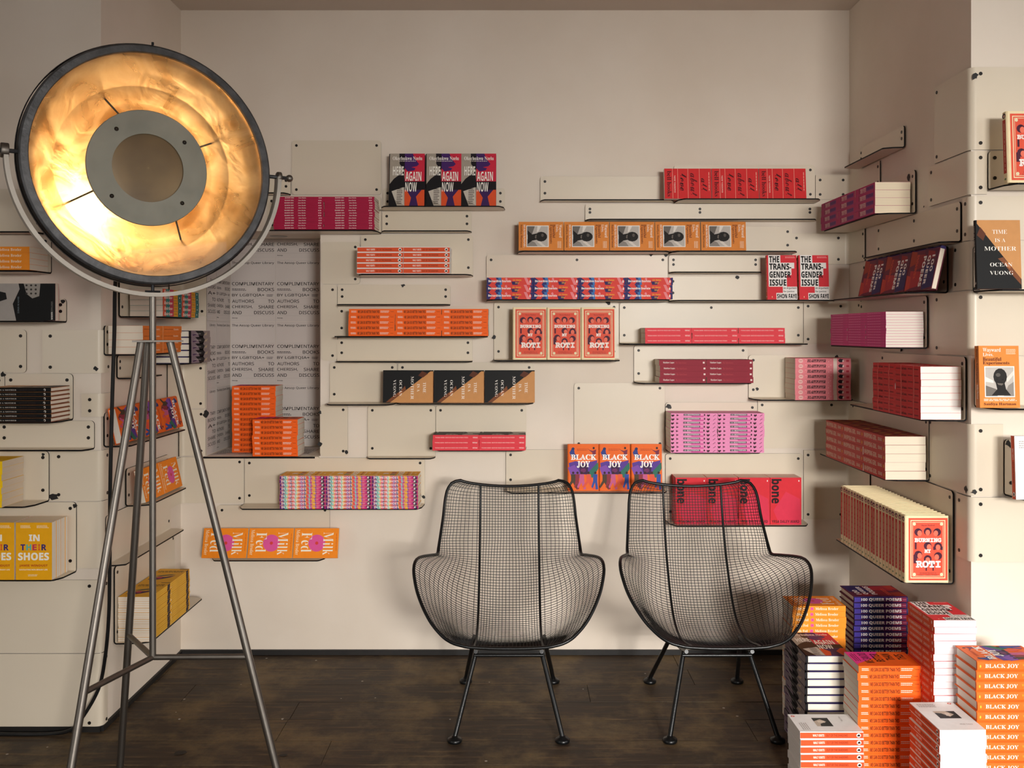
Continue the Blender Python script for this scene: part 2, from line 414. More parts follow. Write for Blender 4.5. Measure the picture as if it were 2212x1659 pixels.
fsh('b_boy', 1437, 1634, 869, 977, D, 'cream shelf carrying twenty light pink books')
fsh('b_bone', 1437, 1733, 979, 1134, D, 'lowest cream shelf behind the chairs, carrying red front-facing books')
ox = YB - GAP
def zb(py): return Z(py, YB)
def yr(px): return XR * F / (px - VX)
def yl(px): return XL * F / (px - VX)
xi, xj = XR - GAP, XL + GAP
for (x0, y0, y1, pr) in ((1710, 504, 571, 1871), (1761, 379, 431, 1904), (1735, 651, 743, 1862), (1636, 864, 968, 1852), (1735, 972, 1121, 1882)):
    bent('back', [(X(x0, YB), ox), (xi, ox), (xi, yr(pr))], zb(y1), zb(y0),
         [(X(x0, YB) + .02, ox - TH - .0004, 0), (X(x0, YB) + (XR - X(x0, YB)) * .8, ox - TH - .0004, 0), (xi - TH - .0004, yr(pr) + .02, -math.pi / 2)])
for (pl_, y0, y1, x1) in ((363, 560, 683, 447), (359, 785, 882, 444), (384, 884, 984, 445), (362, 987, 1086, 528)):
    bent('back', [(xj, yl(pl_)), (xj, ox), (X(x1, YB), ox)], zb(y1), zb(y0), [(X(x1, YB) - .02, ox - TH - .0004, 0)])
# ---- left alcove wall
sheet('l_comic', 'left', 3.53, 3.96, 1.70, 1.522, .13, 'cream side-wall shelf under the lamp head, carrying teal and red spines')
sheet('l_orange', 'left', 3.40, 3.80, 1.485, 1.380, .13, 'cream side-wall shelf behind the tripod plate, carrying four layers of orange spines')
sheet('l_grey', 'left', 3.82, 4.10, 1.485, 1.331, .13, 'cream side-wall shelf in the corner carrying grey hardbacks')
sheet('l_stub', 'left', 3.51, 3.81, 1.372, 1.288, .062, 'small empty cream side-wall ledge under the orange spines')
sheet('l_joy', 'left', 3.40, 4.02, 1.165, 1.043, .085, 'cream side-wall shelf carrying tilted orange covers with purple dancers')
sheet('l_milk', 'left', 3.59, 4.03, .93, .790, .085, 'cream side-wall shelf carrying two tilted orange covers with pink circles')
sheet('l_empty', 'left', 3.41, 4.05, .787, .603, .065, 'empty cream side-wall shelf above the yellow stacks')
sheet('l_yellow', 'left', 3.487, 4.10, .575, .290, .13, 'lowest cream side-wall shelf, carrying two tall yellow stacks')
# ---- left pillar front
P = 'pl'
flat(-90, 59, 712, 805, 'r', P)
fsh('p_top', -60, 97, 409, 500, S, 'highest empty cream shelf on the pillar behind the lamp', '4', P)
fsh('p_broder', -60, 113, 505, 584, D, 'cream pillar shelf carrying four amber orange spines', '4', P)
fsh('p_mann', -60, 146, 645, 693, D, 'cream pillar shelf carrying a black cover with a sculpted head', '4', P)
flat(-90, 12, 808, 905, 'r', P)
fsh('p_mother', 14, 160, 807, 911, D, 'cream pillar shelf carrying eight black spines', '4', P)
fsh('p_empty', 0, 206, 905, 971, S, 'empty cream pillar ledge right below the black spines', '4', P)
fsh('p_yellow', -60, 108, 974, 1093, D, 'cream pillar shelf carrying a stack of bright yellow books', '4', P)
fsh('p_shoes', -100, 167, 1082, 1251, D, 'lowest cream pillar shelf, carrying mustard covers', '4', P)
oy = YPL - GAP
for (x0, y0, y1, pr, sc_) in ((93, 713, 806, 233, 1), (178, 850, 900, 239, 1), (111, 973, 1081, 231, 1), (168, 1083, 1227, 230, 0), (-200, 1252, 1409, 229, 1), (-200, 1411, 1573, 229, 1)):
    q = [(X(x0, YPL) + .03, oy - TH - .0004, 0), (xj + TH + .0004, yl(pr) - .012, math.pi / 2)] if sc_ else []
    if x0 < 0: q = [(X(195, YPL), oy - TH - .0004, 0), (xj + TH + .0004, yl(pr) - .012, math.pi / 2)]
    bent('pl', [(X(x0, YPL), oy), (xj, oy), (xj, yl(pr))], Z(y1, YPL), Z(y0, YPL), q)
# ---- right alcove wall
sheet('r_top', 'right', 3.589, 4.053, 2.264, 2.180, .074, 'topmost small empty ledge in the dim corner')
sheet('r_magenta', 'right', 3.49, 4.14, 2.075, 1.912, .135, 'high side-wall shelf carrying magenta spines')
sheet('r_long', 'right', 3.136, 3.86, 1.912, 1.770, .063, 'empty wide side-wall ledge above the tilted red and navy covers', '6')
sheet('r_poems', 'right', 3.233, 4.02, 1.767, 1.602, .135, 'side-wall shelf carrying three tilted red and navy hardbacks')
sheet('r_pink', 'right', 3.39, 4.05, 1.60, 1.405, .135, 'side-wall shelf carrying thin hot-pink books')
sheet('r_love', 'right', 3.10, 3.82, 1.378, 1.167, .135, 'side-wall shelf carrying red spines with sunlit white pages')
sheet('r_whip', 'right', 3.375, 4.15, 1.155, .922, .150, 'side-wall shelf carrying fat brick-red spines')
sheet('r_roti', 'right', 3.19, 3.90, .912, .597, .165, 'lowest side-wall shelf, carrying the long upright cookbook row')
sheet(None, 'right', 3.62, 3.83, 1.400, 1.385, 0, None, '0')
# ---- right pillar
oy = YPR - GAP
for (pr, x1, y0, y1) in ((2022, 2.25, 146, 324), (2010, X(2130, YPR), 327, 420), (2083, 2.25, 424, 519), (2062, 2.25, 521, 626), (2022, 2.25, 628, 768), (2008, X(2165, YPR), 916, 1071), (2070, 2.25, 1074, 1213)):
    ye = yr(pr)
    bent('pr', [(xi, ye), (xi, oy), (x1, oy)], Z(y1, YPR), Z(y0, YPR),
         [(xi - TH - .0004, ye - .02, -math.pi / 2), (X(2116, YPR), oy - TH - .0004, 0)])
fsh('q_roti', 2132, 2300, 327, 396, D, 'upper cream shelf on the bright pillar, carrying one coral hardback', '4', 'pr')
fsh('q_moth', 2100, 2300, 530, 625, D, 'cream shelf on the bright pillar carrying the black and tan hardback', '0', 'pr')
fsh('q_way', 2103, 2300, 770, 882, D, 'cream shelf on the bright pillar carrying the tan cover with a photograph', '4', 'pr')
fsh('q_walt', 2167, 2300, 948, 1080, D, 'lowest cream shelf on the bright pillar, carrying a white cover', '4', 'pr')
# chipped enamel: black spots of bare metal
def chip(wall, a, zz, r):
    n = 9; b = MB(); pts = [(r * random.uniform(.45, 1.15) * math.cos(6.283 * k / n), r * random.uniform(.45, 1.1) * math.sin(6.283 * k / n)) for k in range(n)]
    b.add([(0, 0, 0)] + [(p[0], 0, p[1]) for p in pts], [(0, 1 + k, 1 + (k + 1) % n) for k in range(n)], CHIP)
    o = b.build('paint_chip', WALLS[wall]); e_ = GAP + TH + .0012 + (.003 if any(w_ == wall and d_ > 0 and lo_ - .01 < a < hi_ + .01 and z0_ - .01 < zz < z1_ + .015 for w_, lo_, hi_, z0_, z1_, d_ in PLATE) else 0)
    o.location = {'back': (a, YB - e_, zz), 'pl': (a, YPL - e_, zz), 'pr': (a, YPR - e_, zz), 'left': (XL + e_, a, zz), 'right': (XR - e_, a, zz)}[wall]
    o.rotation_euler = (0, 0, ROT[wall])
for px, py, r in ((871, 617, .010), (1405, 549, .012), (1437, 551, .012), (1592, 599, .011), (1313, 654, .013), (1068, 729, .011), (1443, 877, .014), (446, 894, .018), (692, 891, .010), (692, 958, .014), (748, 976, .011), (916, 1073, .010), (1806, 770, .012), (1634, 840, .008)):
    chip('back', X(px, YB), zb(py), r)
for px, py, r in ((209, 796, .011), (139, 651, .010), (119, 1072, .020), (9, 809, .012), (164, 1091, .010), (96, 981, .007)):
    chip('pl', X(px, YPL), Z(py, YPL), r)
for px, py, r in ((1969, 384, .016), (2091, 1057, .014), (2000, 446, .006)):
    d = yr(px); chip('right', d, Z(py, d), r)
for px, py, r in ((2104, 166, .014), (2106, 627, .012), (2174, 957, .012), (2103, 1062, .010)):
    chip('pr', X(px, YPR), Z(py, YPR), r)

# ------------------------------------------------------------------ print: flat letters and shapes
def uni(s, up, lo):
    o = ''
    for c in s:
        if 'A' <= c <= 'Z': o += chr(up + ord(c) - 65)
        elif 'a' <= c <= 'z': o += '\u210e' if lo == 0x1D44E and c == 'h' else chr(lo + ord(c) - 97)
        else: o += c
    return o
FONT = {'serif': (0x1D400, 0x1D41A), 'bital': (0x1D468, 0x1D482), 'mono': (0x1D670, 0x1D68A), 'bold': (0x1D5D4, 0x1D5EE),
        'script': (0x1D4D0, 0x1D4EA), 'light': (0x1D5A0, 0x1D5BA), 'ital': (0x1D434, 0x1D44E)}
GLY, NEED = {}, set()
def typeset(res=2):
    """cuts each letter that the print calls for once, measures its advance against an upright bar, and sets the lines from these"""
    sc = bpy.data.scenes.new('typesetting')
    for font, off in sorted({(k[1], k[2]) for k in NEED}):
        lines = sorted(k[0] for k in NEED if k[1:] == (font, off))
        chars = sorted(set(''.join(lines)))
        c = bpy.data.curves.new('lettering', 'FONT'); c.resolution_u = res; c.offset = off; c.size = 1; c.space_line = 3
        c.body = '\n'.join(['|'] + [(uni(s, *FONT[font]) if font in FONT else s) + '|' for s in chars])
        o = bpy.data.objects.new('lettering', c); sc.collection.objects.link(o)
        vl = sc.view_layers[0]; vl.update()
        me = bpy.data.meshes.new_from_object(o.evaluated_get(vl.depsgraph))
        rows = [[] for _ in range(len(chars) + 1)]
        for p in me.polygons:
            i = min(max(int(math.floor((-p.center.y + 1.9) / 3)), 0), len(chars))
            rows[i].append([me.vertices[k].co.copy() + Vector((0, 3.0 * i, 0)) for k in p.vertices])
        bar = [v.x for f in rows[0] for v in f]; b0, bw = min(bar), max(bar) - min(bar)
        cut = {}
        for ch, fs in zip(chars, rows[1:]):
            left = max(v.x for f in fs for v in f) - bw
            cut[ch] = ([f for f in fs if sum(v.x for v in f) / len(f) < left - 1e-4], left - b0)
        for s in lines:
            x = 0.0; vs_, fs = [], []
            for ch in s:
                idx = {}
                for f in cut[ch][0]:
                    q = []
                    for v in f:
                        k = (round(v.x, 5), round(v.y, 5))
                        if k not in idx: idx[k] = len(vs_); vs_.append((v.x + x, v.y))
                        q.append(idx[k])
                    fs.append(tuple(q))
                x += cut[ch][1]
            if vs_:
                x0 = min(v[0] for v in vs_); x1 = max(v[0] for v in vs_); y0 = min(v[1] for v in vs_); y1 = max(v[1] for v in vs_)
                vs_ = [((v[0] - x0) / max(x1 - x0, 1e-6), (v[1] - y0) / max(y1 - y0, 1e-6)) for v in vs_]
            GLY[(s, font, off)] = (vs_, fs)
        bpy.data.objects.remove(o); bpy.data.curves.remove(c); bpy.data.meshes.remove(me)
    bpy.data.scenes.remove(sc)
class Print(MB):
    """print on one face; FN maps (u, v) in 0..1 and a height to a point"""
    def __init__(s, fn=None, mb=None): super().__init__(); s.fn = fn; s.mb = mb or s; s.lay = 0
    def put(s, pts, fs, col):
        if s.fn is None: return
        s.lay += 1; e = .00022 + .00003 * s.lay
        s.mb.add([s.fn(u, v, e) for u, v in pts], fs, ink(col))
    def rect(s, x0, y0, x1, y1, col): s.put([(x0, y0), (x1, y0), (x1, y1), (x0, y1)], [(0, 1, 2, 3)], col)
    def poly(s, pts, col): s.put(pts, [tuple(range(len(pts)))], col)
    def disc(s, cx, cy, rx, ry, col, n=14):
        s.put([(cx + rx * math.cos(6.2832 * k / n), cy + ry * math.sin(6.2832 * k / n)) for k in range(n)], [tuple(range(n))], col)
    def frame(s, x0, y0, x1, y1, tx, ty, col):
        o = [(x0, y0), (x1, y0), (x1, y1), (x0, y1)]; i = [(x0 + tx, y0 + ty), (x1 - tx, y0 + ty), (x1 - tx, y1 - ty), (x0 + tx, y1 - ty)]
        s.put(o + i, [(k, (k + 1) % 4, 4 + (k + 1) % 4, 4 + k) for k in range(4)], col)
    def text(s, t, x0, y0, x1, y1, col, font='sans', off=0.0, turn=False):
        if s.fn is None: NEED.add((t, font, off)); return          # a first pass only collects the lines to set
        vs_, fs = GLY[(t, font, off)]
        if not vs_: return
        if turn: pts = [(x0 + v * (x1 - x0), y1 - u * (y1 - y0)) for u, v in vs_]       # reads downwards
        else: pts = [(x0 + u * (x1 - x0), y0 + v * (y1 - y0)) for u, v in vs_]
        s.put(pts, fs, col)
    def greek(s, x0, y0, x1, y1, n, col, ragged=.2):
        """lines of text too small to read"""
        h = (y1 - y0) / n
        rd = random.Random(n * 7 + int(x0 * 100))
        q = []; f = []
        for i in range(n):
            x = x0; e = x1 - (x1 - x0) * ragged * rd.random(); y = y1 - (i + .72) * h
            while x < e:
                w = (x1 - x0) * rd.uniform(.06, .16); k = len(q)
                q += [(x, y), (min(x + w, e), y), (min(x + w, e), y + h * .45), (x, y + h * .45)]; f.append((k, k + 1, k + 2, k + 3)); x += w + (x1 - x0) * .025
        s.put(q, f, col)
# ------------------------------------------------------------------ books
# a book lies on its back: head at x=0, tail at x=L, spine on the y=0 side, front cover up (+Z)
def sp_orange(p):
    p.greek(.05, .30, .165, .72, 2, '#F6E7D8', .1); p.text('WE CAN DO BETTER THAN THIS', .19, .24, .66, .76, '#1A0F0A', 'bold')
    p.greek(.68, .28, .87, .74, 2, '#F6E7D8', .1); p.greek(.90, .42, .97, .6, 1, '#A83A10')
def cv_orange(p):
    p.poly([(.0, 1), (1, 1), (1, .46), (.55, .62), (.15, .98)], '#EF3E93'); p.rect(0, 0, .04, 1, '#F2601B')
    for t, y0, x0, x1 in (('WE CAN DO', .68, .2, .9), ('BETTER', .49, .3, .86), ('THAN', .30, .4, .85), ('THIS', .10, .44, .8)): p.text(t, x0, y0, x1, y0 + .14, '#150B08', 'bold')
    p.greek(.35, .86, .92, .97, 3, '#7A1142')
def sp_crimson(p):
    p.text('QUEER SEX', .22, .25, .40, .75, '#F3E6E0', 'bold'); p.text('Juno Roche', .49, .28, .64, .74, '#F3E6E0', 'serif'); p.rect(.89, .3, .95, .7, '#E9B8BD'); p.rect(.905, .42, .935, .58, '#A3173F')
def cv_here(p):
    p.rect(0, 0, .43, 1, '#A69B8C'); p.rect(.43, .47, 1, 1, '#CF2740'); p.rect(.43, 0, 1, .31, '#DF5327'); p.rect(.43, .31, 1, .47, '#140D12')
    p.poly([(0, .27), (0, .42), (.12, .52), (.28, .60), (.40, .66), (.43, .5), (.43, .36)], '#141013'); p.poly([(0, .27), (.40, .36), (.42, .02), (.30, .06), (.06, .16)], '#C9C0B3')
    p.poly([(0, 0), (.22, 0), (.05, .30), (0, .32)], '#141013'); p.poly([(.27, 1), (.43, 1), (.43, .68), (.28, .80)], '#191017')
    p.poly([(.43, 1), (.66, 1), (.72, .9), (.84, .8), (.78, .76), (.62, .74), (.74, .72), (.70, .68), (.52, .66), (.43, .72)], '#432063')
    p.poly([(.48, .31), (.92, .31), (.76, .18), (.82, 0), (.56, 0), (.62, .16)], '#3B1E57')
    p.text('Okechukwu Nzelu', .08, .875, .93, .945, '#F2EDE6', 'serif'); p.text('HERE', .09, .585, .40, .755, '#F2EEE4', 'bold'); p.text('AGAIN', .45, .48, .91, .655, '#F2EEE4', 'bold'); p.text('NOW', .45, .275, .78, .455, '#F2EEE4', 'bold')
    p.greek(.21, .04, .41, .34, 9, '#3F3530', .4); p.greek(.25, .845, .75, .865, 1, '#E9D9D2')
def sp_here(p):
    p.poly([(0, 0), (.42, 0), (.36, .5), (.2, 1), (0, 1)], '#8D7C86'); p.poly([(.62, 0), (.70, .6), (.60, 1), (1, 1), (1, 0)], '#9A8B88'); p.poly([(.66, .3), (.85, .8), (.80, .3)], '#C2AC8E')
    p.text('OKECHUKWU NZELU', .16, .45, .50, .6, '#E9E2DC'); p.poly([(.1, .2), (.3, .4), (.2, .5), (.06, .4)], '#4B2A57')
def cv_walt(p):
    p.rect(.30, .40, .78, .66, '#2B2826'); p.poly([(.30, .66), (.58, .66), (.70, .54), (.56, .46), (.44, .58), (.30, .6)], '#C8B6A3'); p.poly([(.52, .60), (.62, .60), (.6, .49), (.5, .49)], '#E3D3C2')
    p.text('Walt Odets', .58, .18, .86, .215, '#9A8F88'); p.greek(.10, .80, .55, .93, 4, '#B5AAA4'); p.disc(.88, .94, .045, .03, '#D8401F'); p.disc(.88, .94, .02, .014, '#F7F2EE')
def sp_walt(p):
    p.rect(.002, .10, .998, .88, '#E2552B'); p.text('WALT ODETS', .20, .34, .38, .66, '#F7E9DD', 'bold'); p.text('OUT OF THE SHADOWS', .41, .34, .75, .66, '#8E2D12', 'bold')
    p.disc(.925, .5, .036, .30, '#F4EDE6'); p.poly([(.90, .35), (.95, .35), (.94, .65), (.91, .6)], '#2A1B16')
def cv_love(p):
    for v in (.17, .28, .50, .745): p.rect(0, v, 1, v + .008, '#EFA894')
    p.text('bell hooks', .08, .055, .93, .145, '#3A0A10', 'serif'); p.text('NEW VISIONS', .23, .205, .80, .235, '#F3D6C8', 'serif')
    p.text('love', .16, .33, .74, .47, '#4A0B12', 'script', .012); p.text('about', .15, .55, .92, .70, '#6A1018', 'script', .012); p.text('all', .32, .78, .76, .91, '#5A0D14', 'script', .012); p.greek(.12, .935, .85, .97, 1, '#EFA894')
def sp_love(p):
    for v in (.235, .735): p.rect(v, 0, v + .008, 1, '#EFA894')
    p.rect(.485, 0, .49, 1, '#B0202A'); p.text('all about love', .03, .3, .21, .66, '#5A0D14', 'script', .01); p.text('bell hooks', .27, .28, .46, .72, '#3A0A10', 'serif'); p.greek(.52, .3, .70, .7, 1, '#7E141B'); p.greek(.77, .3, .95, .7, 1, '#7E141B')
def cv_way(p):
    p.rect(.13, .17, .88, .67, '#EFE9E2'); p.rect(.155, .187, .855, .653, '#BDB6AE'); p.poly([(.155, .187), (.45, .187), (.42, .30), (.155, .36)], '#6E6862'); p.poly([(.60, .187), (.855, .187), (.855, .42), (.72, .36)], '#8C857E')
    p.poly([(.155, .5), (.34, .44), (.36, .40), (.155, .42)], '#E6DFD6'); p.poly([(.66, .46), (.855, .60), (.855, .53), (.70, .41)], '#DCD4CA')
    p.disc(.52, .50, .17, .135, '#1E1A18'); p.poly([(.40, .42), (.62, .42), (.66, .30), (.78, .20), (.30, .20), (.44, .30)], '#191513'); p.disc(.47, .53, .06, .03, '#56504A'); p.poly([(.44, .40), (.60, .39), (.56, .36), (.47, .37)], '#6A625A'); p.disc(.44, .46, .025, .01, '#0C0A09'); p.disc(.58, .455, .025, .01, '#0C0A09')
    p.text('Wayward', .10, .885, .55, .965, '#F6EADB', 'serif'); p.text('Lives,', .10, .825, .36, .885, '#F6EADB', 'serif'); p.text('Beautiful', .10, .755, .56, .815, '#5E1F12', 'serif'); p.text('Experiments', .10, .685, .76, .75, '#5E1F12', 'serif')
    p.text('Saidiya Hartman', .10, .03, .90, .085, '#5E1F12', 'serif'); p.greek(.10, .105, .92, .15, 2, '#F6EADB', .05); p.greek(.68, .86, .94, .95, 4, '#F3DDBF')
def sp_way(p): p.text('Wayward Lives, Beautiful Experiments', .05, .25, .6, .7, '#5E1F12', 'serif'); p.text('Saidiya Hartman', .63, .25, .86, .7, '#F6EADB', 'serif')
def sp_girl(p):
    p.poly([(0, 0), (.02, 1), (.0, 1)], '#2F2B66'); p.poly([(0, 0), (.06, 0), (.12, .55), (.03, 1), (0, 1)], '#2F2B66'); p.poly([(.17, 0), (.30, 0), (.28, 1), (.19, 1), (.23, .5)], '#30306F'); p.poly([(.24, 1), (.31, 1), (.33, 0), (.29, 0)], '#3E78B8'); p.rect(.33, 0, .38, 1, '#E8542F'); p.poly([(.39, .8), (.42, 1), (.45, .8), (.42, .6)], '#F08E95')
    p.poly([(.80, 1), (.86, 1), (.94, 0), (.87, 0)], '#EF8A8E'); p.poly([(.95, 0), (1, 0), (1, 1), (.93, .9), (.97, .5)], '#2F2B66'); p.poly([(.55, 0), (.66, 0), (.69, .45), (.53, .45)], '#34245C')
    p.text('Bernardine Evaristo', .035, .36, .52, .68, '#FBF2EC', 'bold', .01); p.text('Girl, Woman,', .56, .50, .75, .80, '#F2B33A', 'bold'); p.text('Other', .61, .16, .70, .40, '#F2B33A', 'bold'); p.disc(.935, .45, .014, .2, '#F4EDE6')
def cv_roti(p):
    p.rect(.075, .035, .985, .965, '#E2563F'); p.frame(.12, .065, .93, .935, .02, .013, '#F0DDB2'); p.frame(.165, .095, .885, .905, .010, .007, '#F0DDB2')
    for x in (.21, .84):
        for y in (.125, .875): p.disc(x, y, .035, .024, '#EBDCB4')
    p.text('Sharan Dhaliwal', .37, .845, .68, .868, '#8E2D33', 'serif')
    for x, y, f in ((.30, .755, 1), (.52, .765, 0), (.74, .755, -1), (.52, .55, 1), (.76, .545, 0), (.30, .42, 1), (.52, .355, 0), (.76, .40, -1)):
        p.disc(x, y, .092, .058, '#4B1D33', 12); p.disc(x + f * .032, y - .017, .055, .044, '#E9735C', 10)
        if (x, y) == (.30, .42): p.rect(.19, .29, .27, .42, '#4B1D33')
        if (x, y) == (.76, .545): p.rect(.65, .49, .70, .54, '#4B1D33'); p.rect(.82, .49, .87, .54, '#4B1D33')
        p.poly([(x - .05, y + .03), (x + .05, y + .03), (x, y + .055)], '#35122A')
    p.rect(.47, .18, .50, .30, '#4B1D33'); p.rect(.63, .18, .66, .30, '#4B1D33'); p.rect(.22, .50, .26, .60, '#4B1D33')
    p.text('BURNING', .21, .605, .84, .668, '#F7EBE2', 'mono', .045); p.text('MY', .44, .445, .59, .50, '#F7EBE2', 'mono', .045); p.text('ROTI', .24, .225, .82, .33, '#F7EBE2', 'mono', .045)
    p.text('Breaking Barriers as', .33, .137, .72, .152, '#7A2A2C', 'serif'); p.text('a Queer Indian Woman', .30, .108, .75, .123, '#7A2A2C', 'serif')
def sp_roti(p):
    p.rect(.11, .17, .86, .83, '#C23A30'); p.disc(.055, .5, .036, .38, '#3E1A2E'); p.disc(.06, .55, .02, .2, '#E6B39A'); p.greek(.16, .42, .82, .62, 1, '#E9C9A6', 0); p.disc(.94, .5, .015, .2, '#6F8B5A')
def sp_venice(p): p.text('THOMAS MANN  DEATH IN VENICE AND OTHER STORIES', .05, .40, .76, .62, '#F3B9B4', 'bold'); p.text('VINTAGE', .86, .38, .965, .64, '#F6DAD4', 'bold')
def cv_venice(p):
    p.rect(0, 0, 1, 1, '#141414'); p.poly([(0, .02), (1, .0), (1, .32), (.55, .26), (.15, .38), (0, .36)], '#A9A29B'); p.poly([(0, .45), (0, .74), (.34, .72), (.40, .60), (.28, .5)], '#9C958D')
    for i in range(9): p.disc(.05 + .11 * (i % 3), .5 + .08 * (i // 3), .028, .02, '#3A3633', 7)
    p.poly([(.2, .0), (.5, .0), (.42, .16), (.25, .14)], '#1B1B1B'); p.text('DEATH IN VENICE', .36, .345, .80, .372, '#8B9AA0', 'light'); p.text('VINTAGE', .48, .925, .76, .957, '#77756F', 'bold'); p.text('MANN', .77, .925, .97, .957, '#E9E4DC', 'bold')
def sp_maroon(p): p.text('Matthew Lopez', .08, .32, .32, .68, '#F0E2DA', 'serif'); p.text('The Inheritance', .35, .34, .58, .66, '#AE3B43', 'serif'); p.rect(.935, .36, .975, .66, '#EFD9D2')
def sp_heart(p):
    p.disc(.10, .5, .042, .40, '#EBB9B2', 12); p.greek(.075, .36, .125, .64, 1, '#C9767C'); p.text('HEARTSTOPPER', .215, .22, .55, .80, '#2A1218', 'bital', .03)
    p.rect(.685, 0, .75, 1, '#E9D3C6'); p.poly([(.79, .25), (.84, .2), (.86, .8), (.80, .9), (.77, .6)], '#2C1D2A'); p.disc(.86, .5, .015, .2, '#F3E3DA'); p.rect(.915, .3, .965, .7, '#CF3F50'); p.disc(.19, .75, .006, .06, '#F6DDD8', 6); p.disc(.60, .35, .006, .06, '#F6DDD8', 6); p.disc(.64, .7, .006, .06, '#F6DDD8', 6)
def sp_boy(p):
    for x in (.035, .80): p.poly([(x, .1), (x + .04, .45), (x + .03, .75), (x, .6), (x - .02, .75), (x - .03, .4)], '#3A1220')
    p.poly([(.12, .75), (.175, .5), (.12, .25)], '#4A1626'); p.rect(.27, .40, .63, .86, '#20101A'); p.text('100 BOYFRIENDS', .285, .47, .615, .79, '#F6EDEF', 'bold'); p.rect(.44, .12, .70, .36, '#D23E93'); p.poly([(.70, .55), (.72, .9), (.74, .55), (.72, .3)], '#3A1220'); p.poly([(.90, .25), (.955, .7), (.96, .6), (.91, .2)], '#5E2035')
SHOE = ['#5B2A74', '#B8327A', '#4B2F7D', '#74BFB4', '#8FD0C0', '#F0A02E', '#E85B8A', '#3B2F68', '#E24A3A', '#E97F9A', '#B2D8C4', '#F3B64A', '#E56A2E', '#D43F88', '#8A4FA0', '#D84A78', '#3D3C78', '#F07F2A', '#E95C6A', '#7FB9C4', '#C64C8E', '#F2A534', '#F0B12C', '#9C4A92', '#E2487C', '#E03E86', '#C73A7A', '#2A2340', '#2A2340', '#B0286C']
def sp_shoes(p):
    n = len(SHOE)
    for i, c in enumerate(SHOE):
        k = .35 / n if i % 2 else -.25 / n
        p.poly([(max(i / n + k, 0), 0), (min((i + 1) / n + .25 / n, .999), 0), (min((i + 1) / n - .2 / n, .999), .93), (max(i / n - k, 0), .93)], c)
    p.rect(0, .94, 1, .985, '#E8D9CC'); p.text('IN THEIR SHOES', .035, .20, .575, .78, '#FBF5F0', 'bold'); p.text('JAMIE WINDUST', .63, .38, .85, .60, '#F9E5D8', 'bold'); p.text('e', .905, .25, .945, .75, '#F6F0EA', 'serif', .02)
def cv_shoes(p):
    p.text('IN', .36, .675, .66, .79, '#FAF3E6', 'bold', .02); p.text('SHOES', .06, .34, .92, .475, '#FAF3E6', 'bold', .02); p.text('JAMIE WINDUST', .10, .222, .88, .268, '#B02A1C', 'bold')
    for i, (ch, c) in enumerate(zip('THEIR', ('#4A2A74', '#57B7B0', '#C93A54', '#E0532E', '#3A2C6E'))): p.text(ch, (.13, .29, .46, .62, .71)[i], .515, (.26, .43, .58, .67, .85)[i], .62, c, 'bold', .02)
    p.text('NAVIGATING NON-BINARY LIFE', .10, .165, .88, .19, '#FBEFD8', 'bold'); p.greek(.13, .90, .42, .955, 3, '#FBE9C4'); p.greek(.58, .90, .92, .955, 3, '#FBE9C4'); p.greek(.34, .06, .64, .10, 2, '#FBE9C4')
def cv_mother(p):
    p.poly([(0, 0), (1, 0), (1, .14), (0, .97)], '#101010'); p.poly([(.02, .78), (.10, .90), (.22, .80), (.16, .70)], '#5A2E1A'); p.poly([(.60, .46), (.80, .30), (.98, .15), (.99, .06), (.80, .20), (.62, .36), (.48, .44)], '#7A4526'); p.poly([(.66, .40), (.78, .33), (.74, .29), (.62, .36)], '#A9653A')
    p.text('TIME', .37, .80, .70, .858, '#F7F0E6', 'serif', -.012); p.text('IS A', .42, .68, .66, .735, '#F7F0E6', 'serif', -.012); p.text('MOTHER', .18, .555, .90, .615, '#F7F0E6', 'serif', -.012); p.text('OCEAN', .30, .325, .80, .38, '#F7F0E6', 'serif', -.012); p.text('VUONG', .29, .205, .82, .26, '#F7F0E6', 'serif', -.012)
def sp_mother(p): p.text('TIME IS A MOTHER', .08, .32, .47, .62, '#D8D0C6', 'serif', -.01); p.text('OCEAN VUONG', .52, .34, .78, .60, '#3D2A22', 'serif'); p.disc(.915, .5, .018, .30, '#C9C2B8'); p.disc(.91, .42, .011, .18, '#2A2624')
def cv_joy(p):
    p.poly([(.03, .60), (.25, .64), (.5, .60), (.78, .63), (.96, .66), (.9, .44), (.76, .34), (.5, .36), (.22, .34), (.06, .42)], '#5A3A92'); p.poly([(.0, .50), (.22, .56), (.48, .30), (.30, .26), (.1, .32)], '#7E4BA8'); p.poly([(.58, .34), (.98, .62), (.99, .48), (.8, .28)], '#2F6E5C'); p.poly([(.36, .58), (.66, .58), (.64, .36), (.40, .36)], '#3A1B45'); p.disc(.5, .44, .09, .045, '#6B2C5C')
    p.poly([(.12, .9), (.20, .92), (.22, .80), (.32, .73), (.26, .70), (.12, .72), (.05, .82)], '#2F3F86'); p.disc(.17, .905, .05, .03, '#23305E'); p.poly([(.66, .89), (.80, .86), (.92, .89), (.90, .78), (.84, .70), (.78, .72), (.80, .82)], '#7A2A45'); p.disc(.84, .92, .035, .025, '#2A1522')
    for x0, c, dx in ((.10, '#4A3A2A', .1), (.24, '#8C2E3C', -.04), (.38, '#C65C8A', .05), (.60, '#E0563E', .14), (.82, '#2F4FA0', 0)):
        p.poly([(x0, .36), (x0 + .14, .36), (x0 + .13 + dx * .4, .20), (x0 + .16 + dx, .04), (x0 + .08 + dx, .03), (x0 + .06, .18), (x0 - .02 - dx * .5, .06), (x0 - .06 - dx * .5, .09), (x0 + .0, .22)], c); p.disc(x0 + .07, .39, .04, .028, '#3A1A22', 8)
    p.text('BLACK', .10, .665, .93, .785, '#F8F3EC', 'serif', .02); p.text('JOY', .29, .495, .72, .645, '#F8F3EC', 'serif', .02); p.greek(.3, .86, .72, .91, 2, '#B8431A')
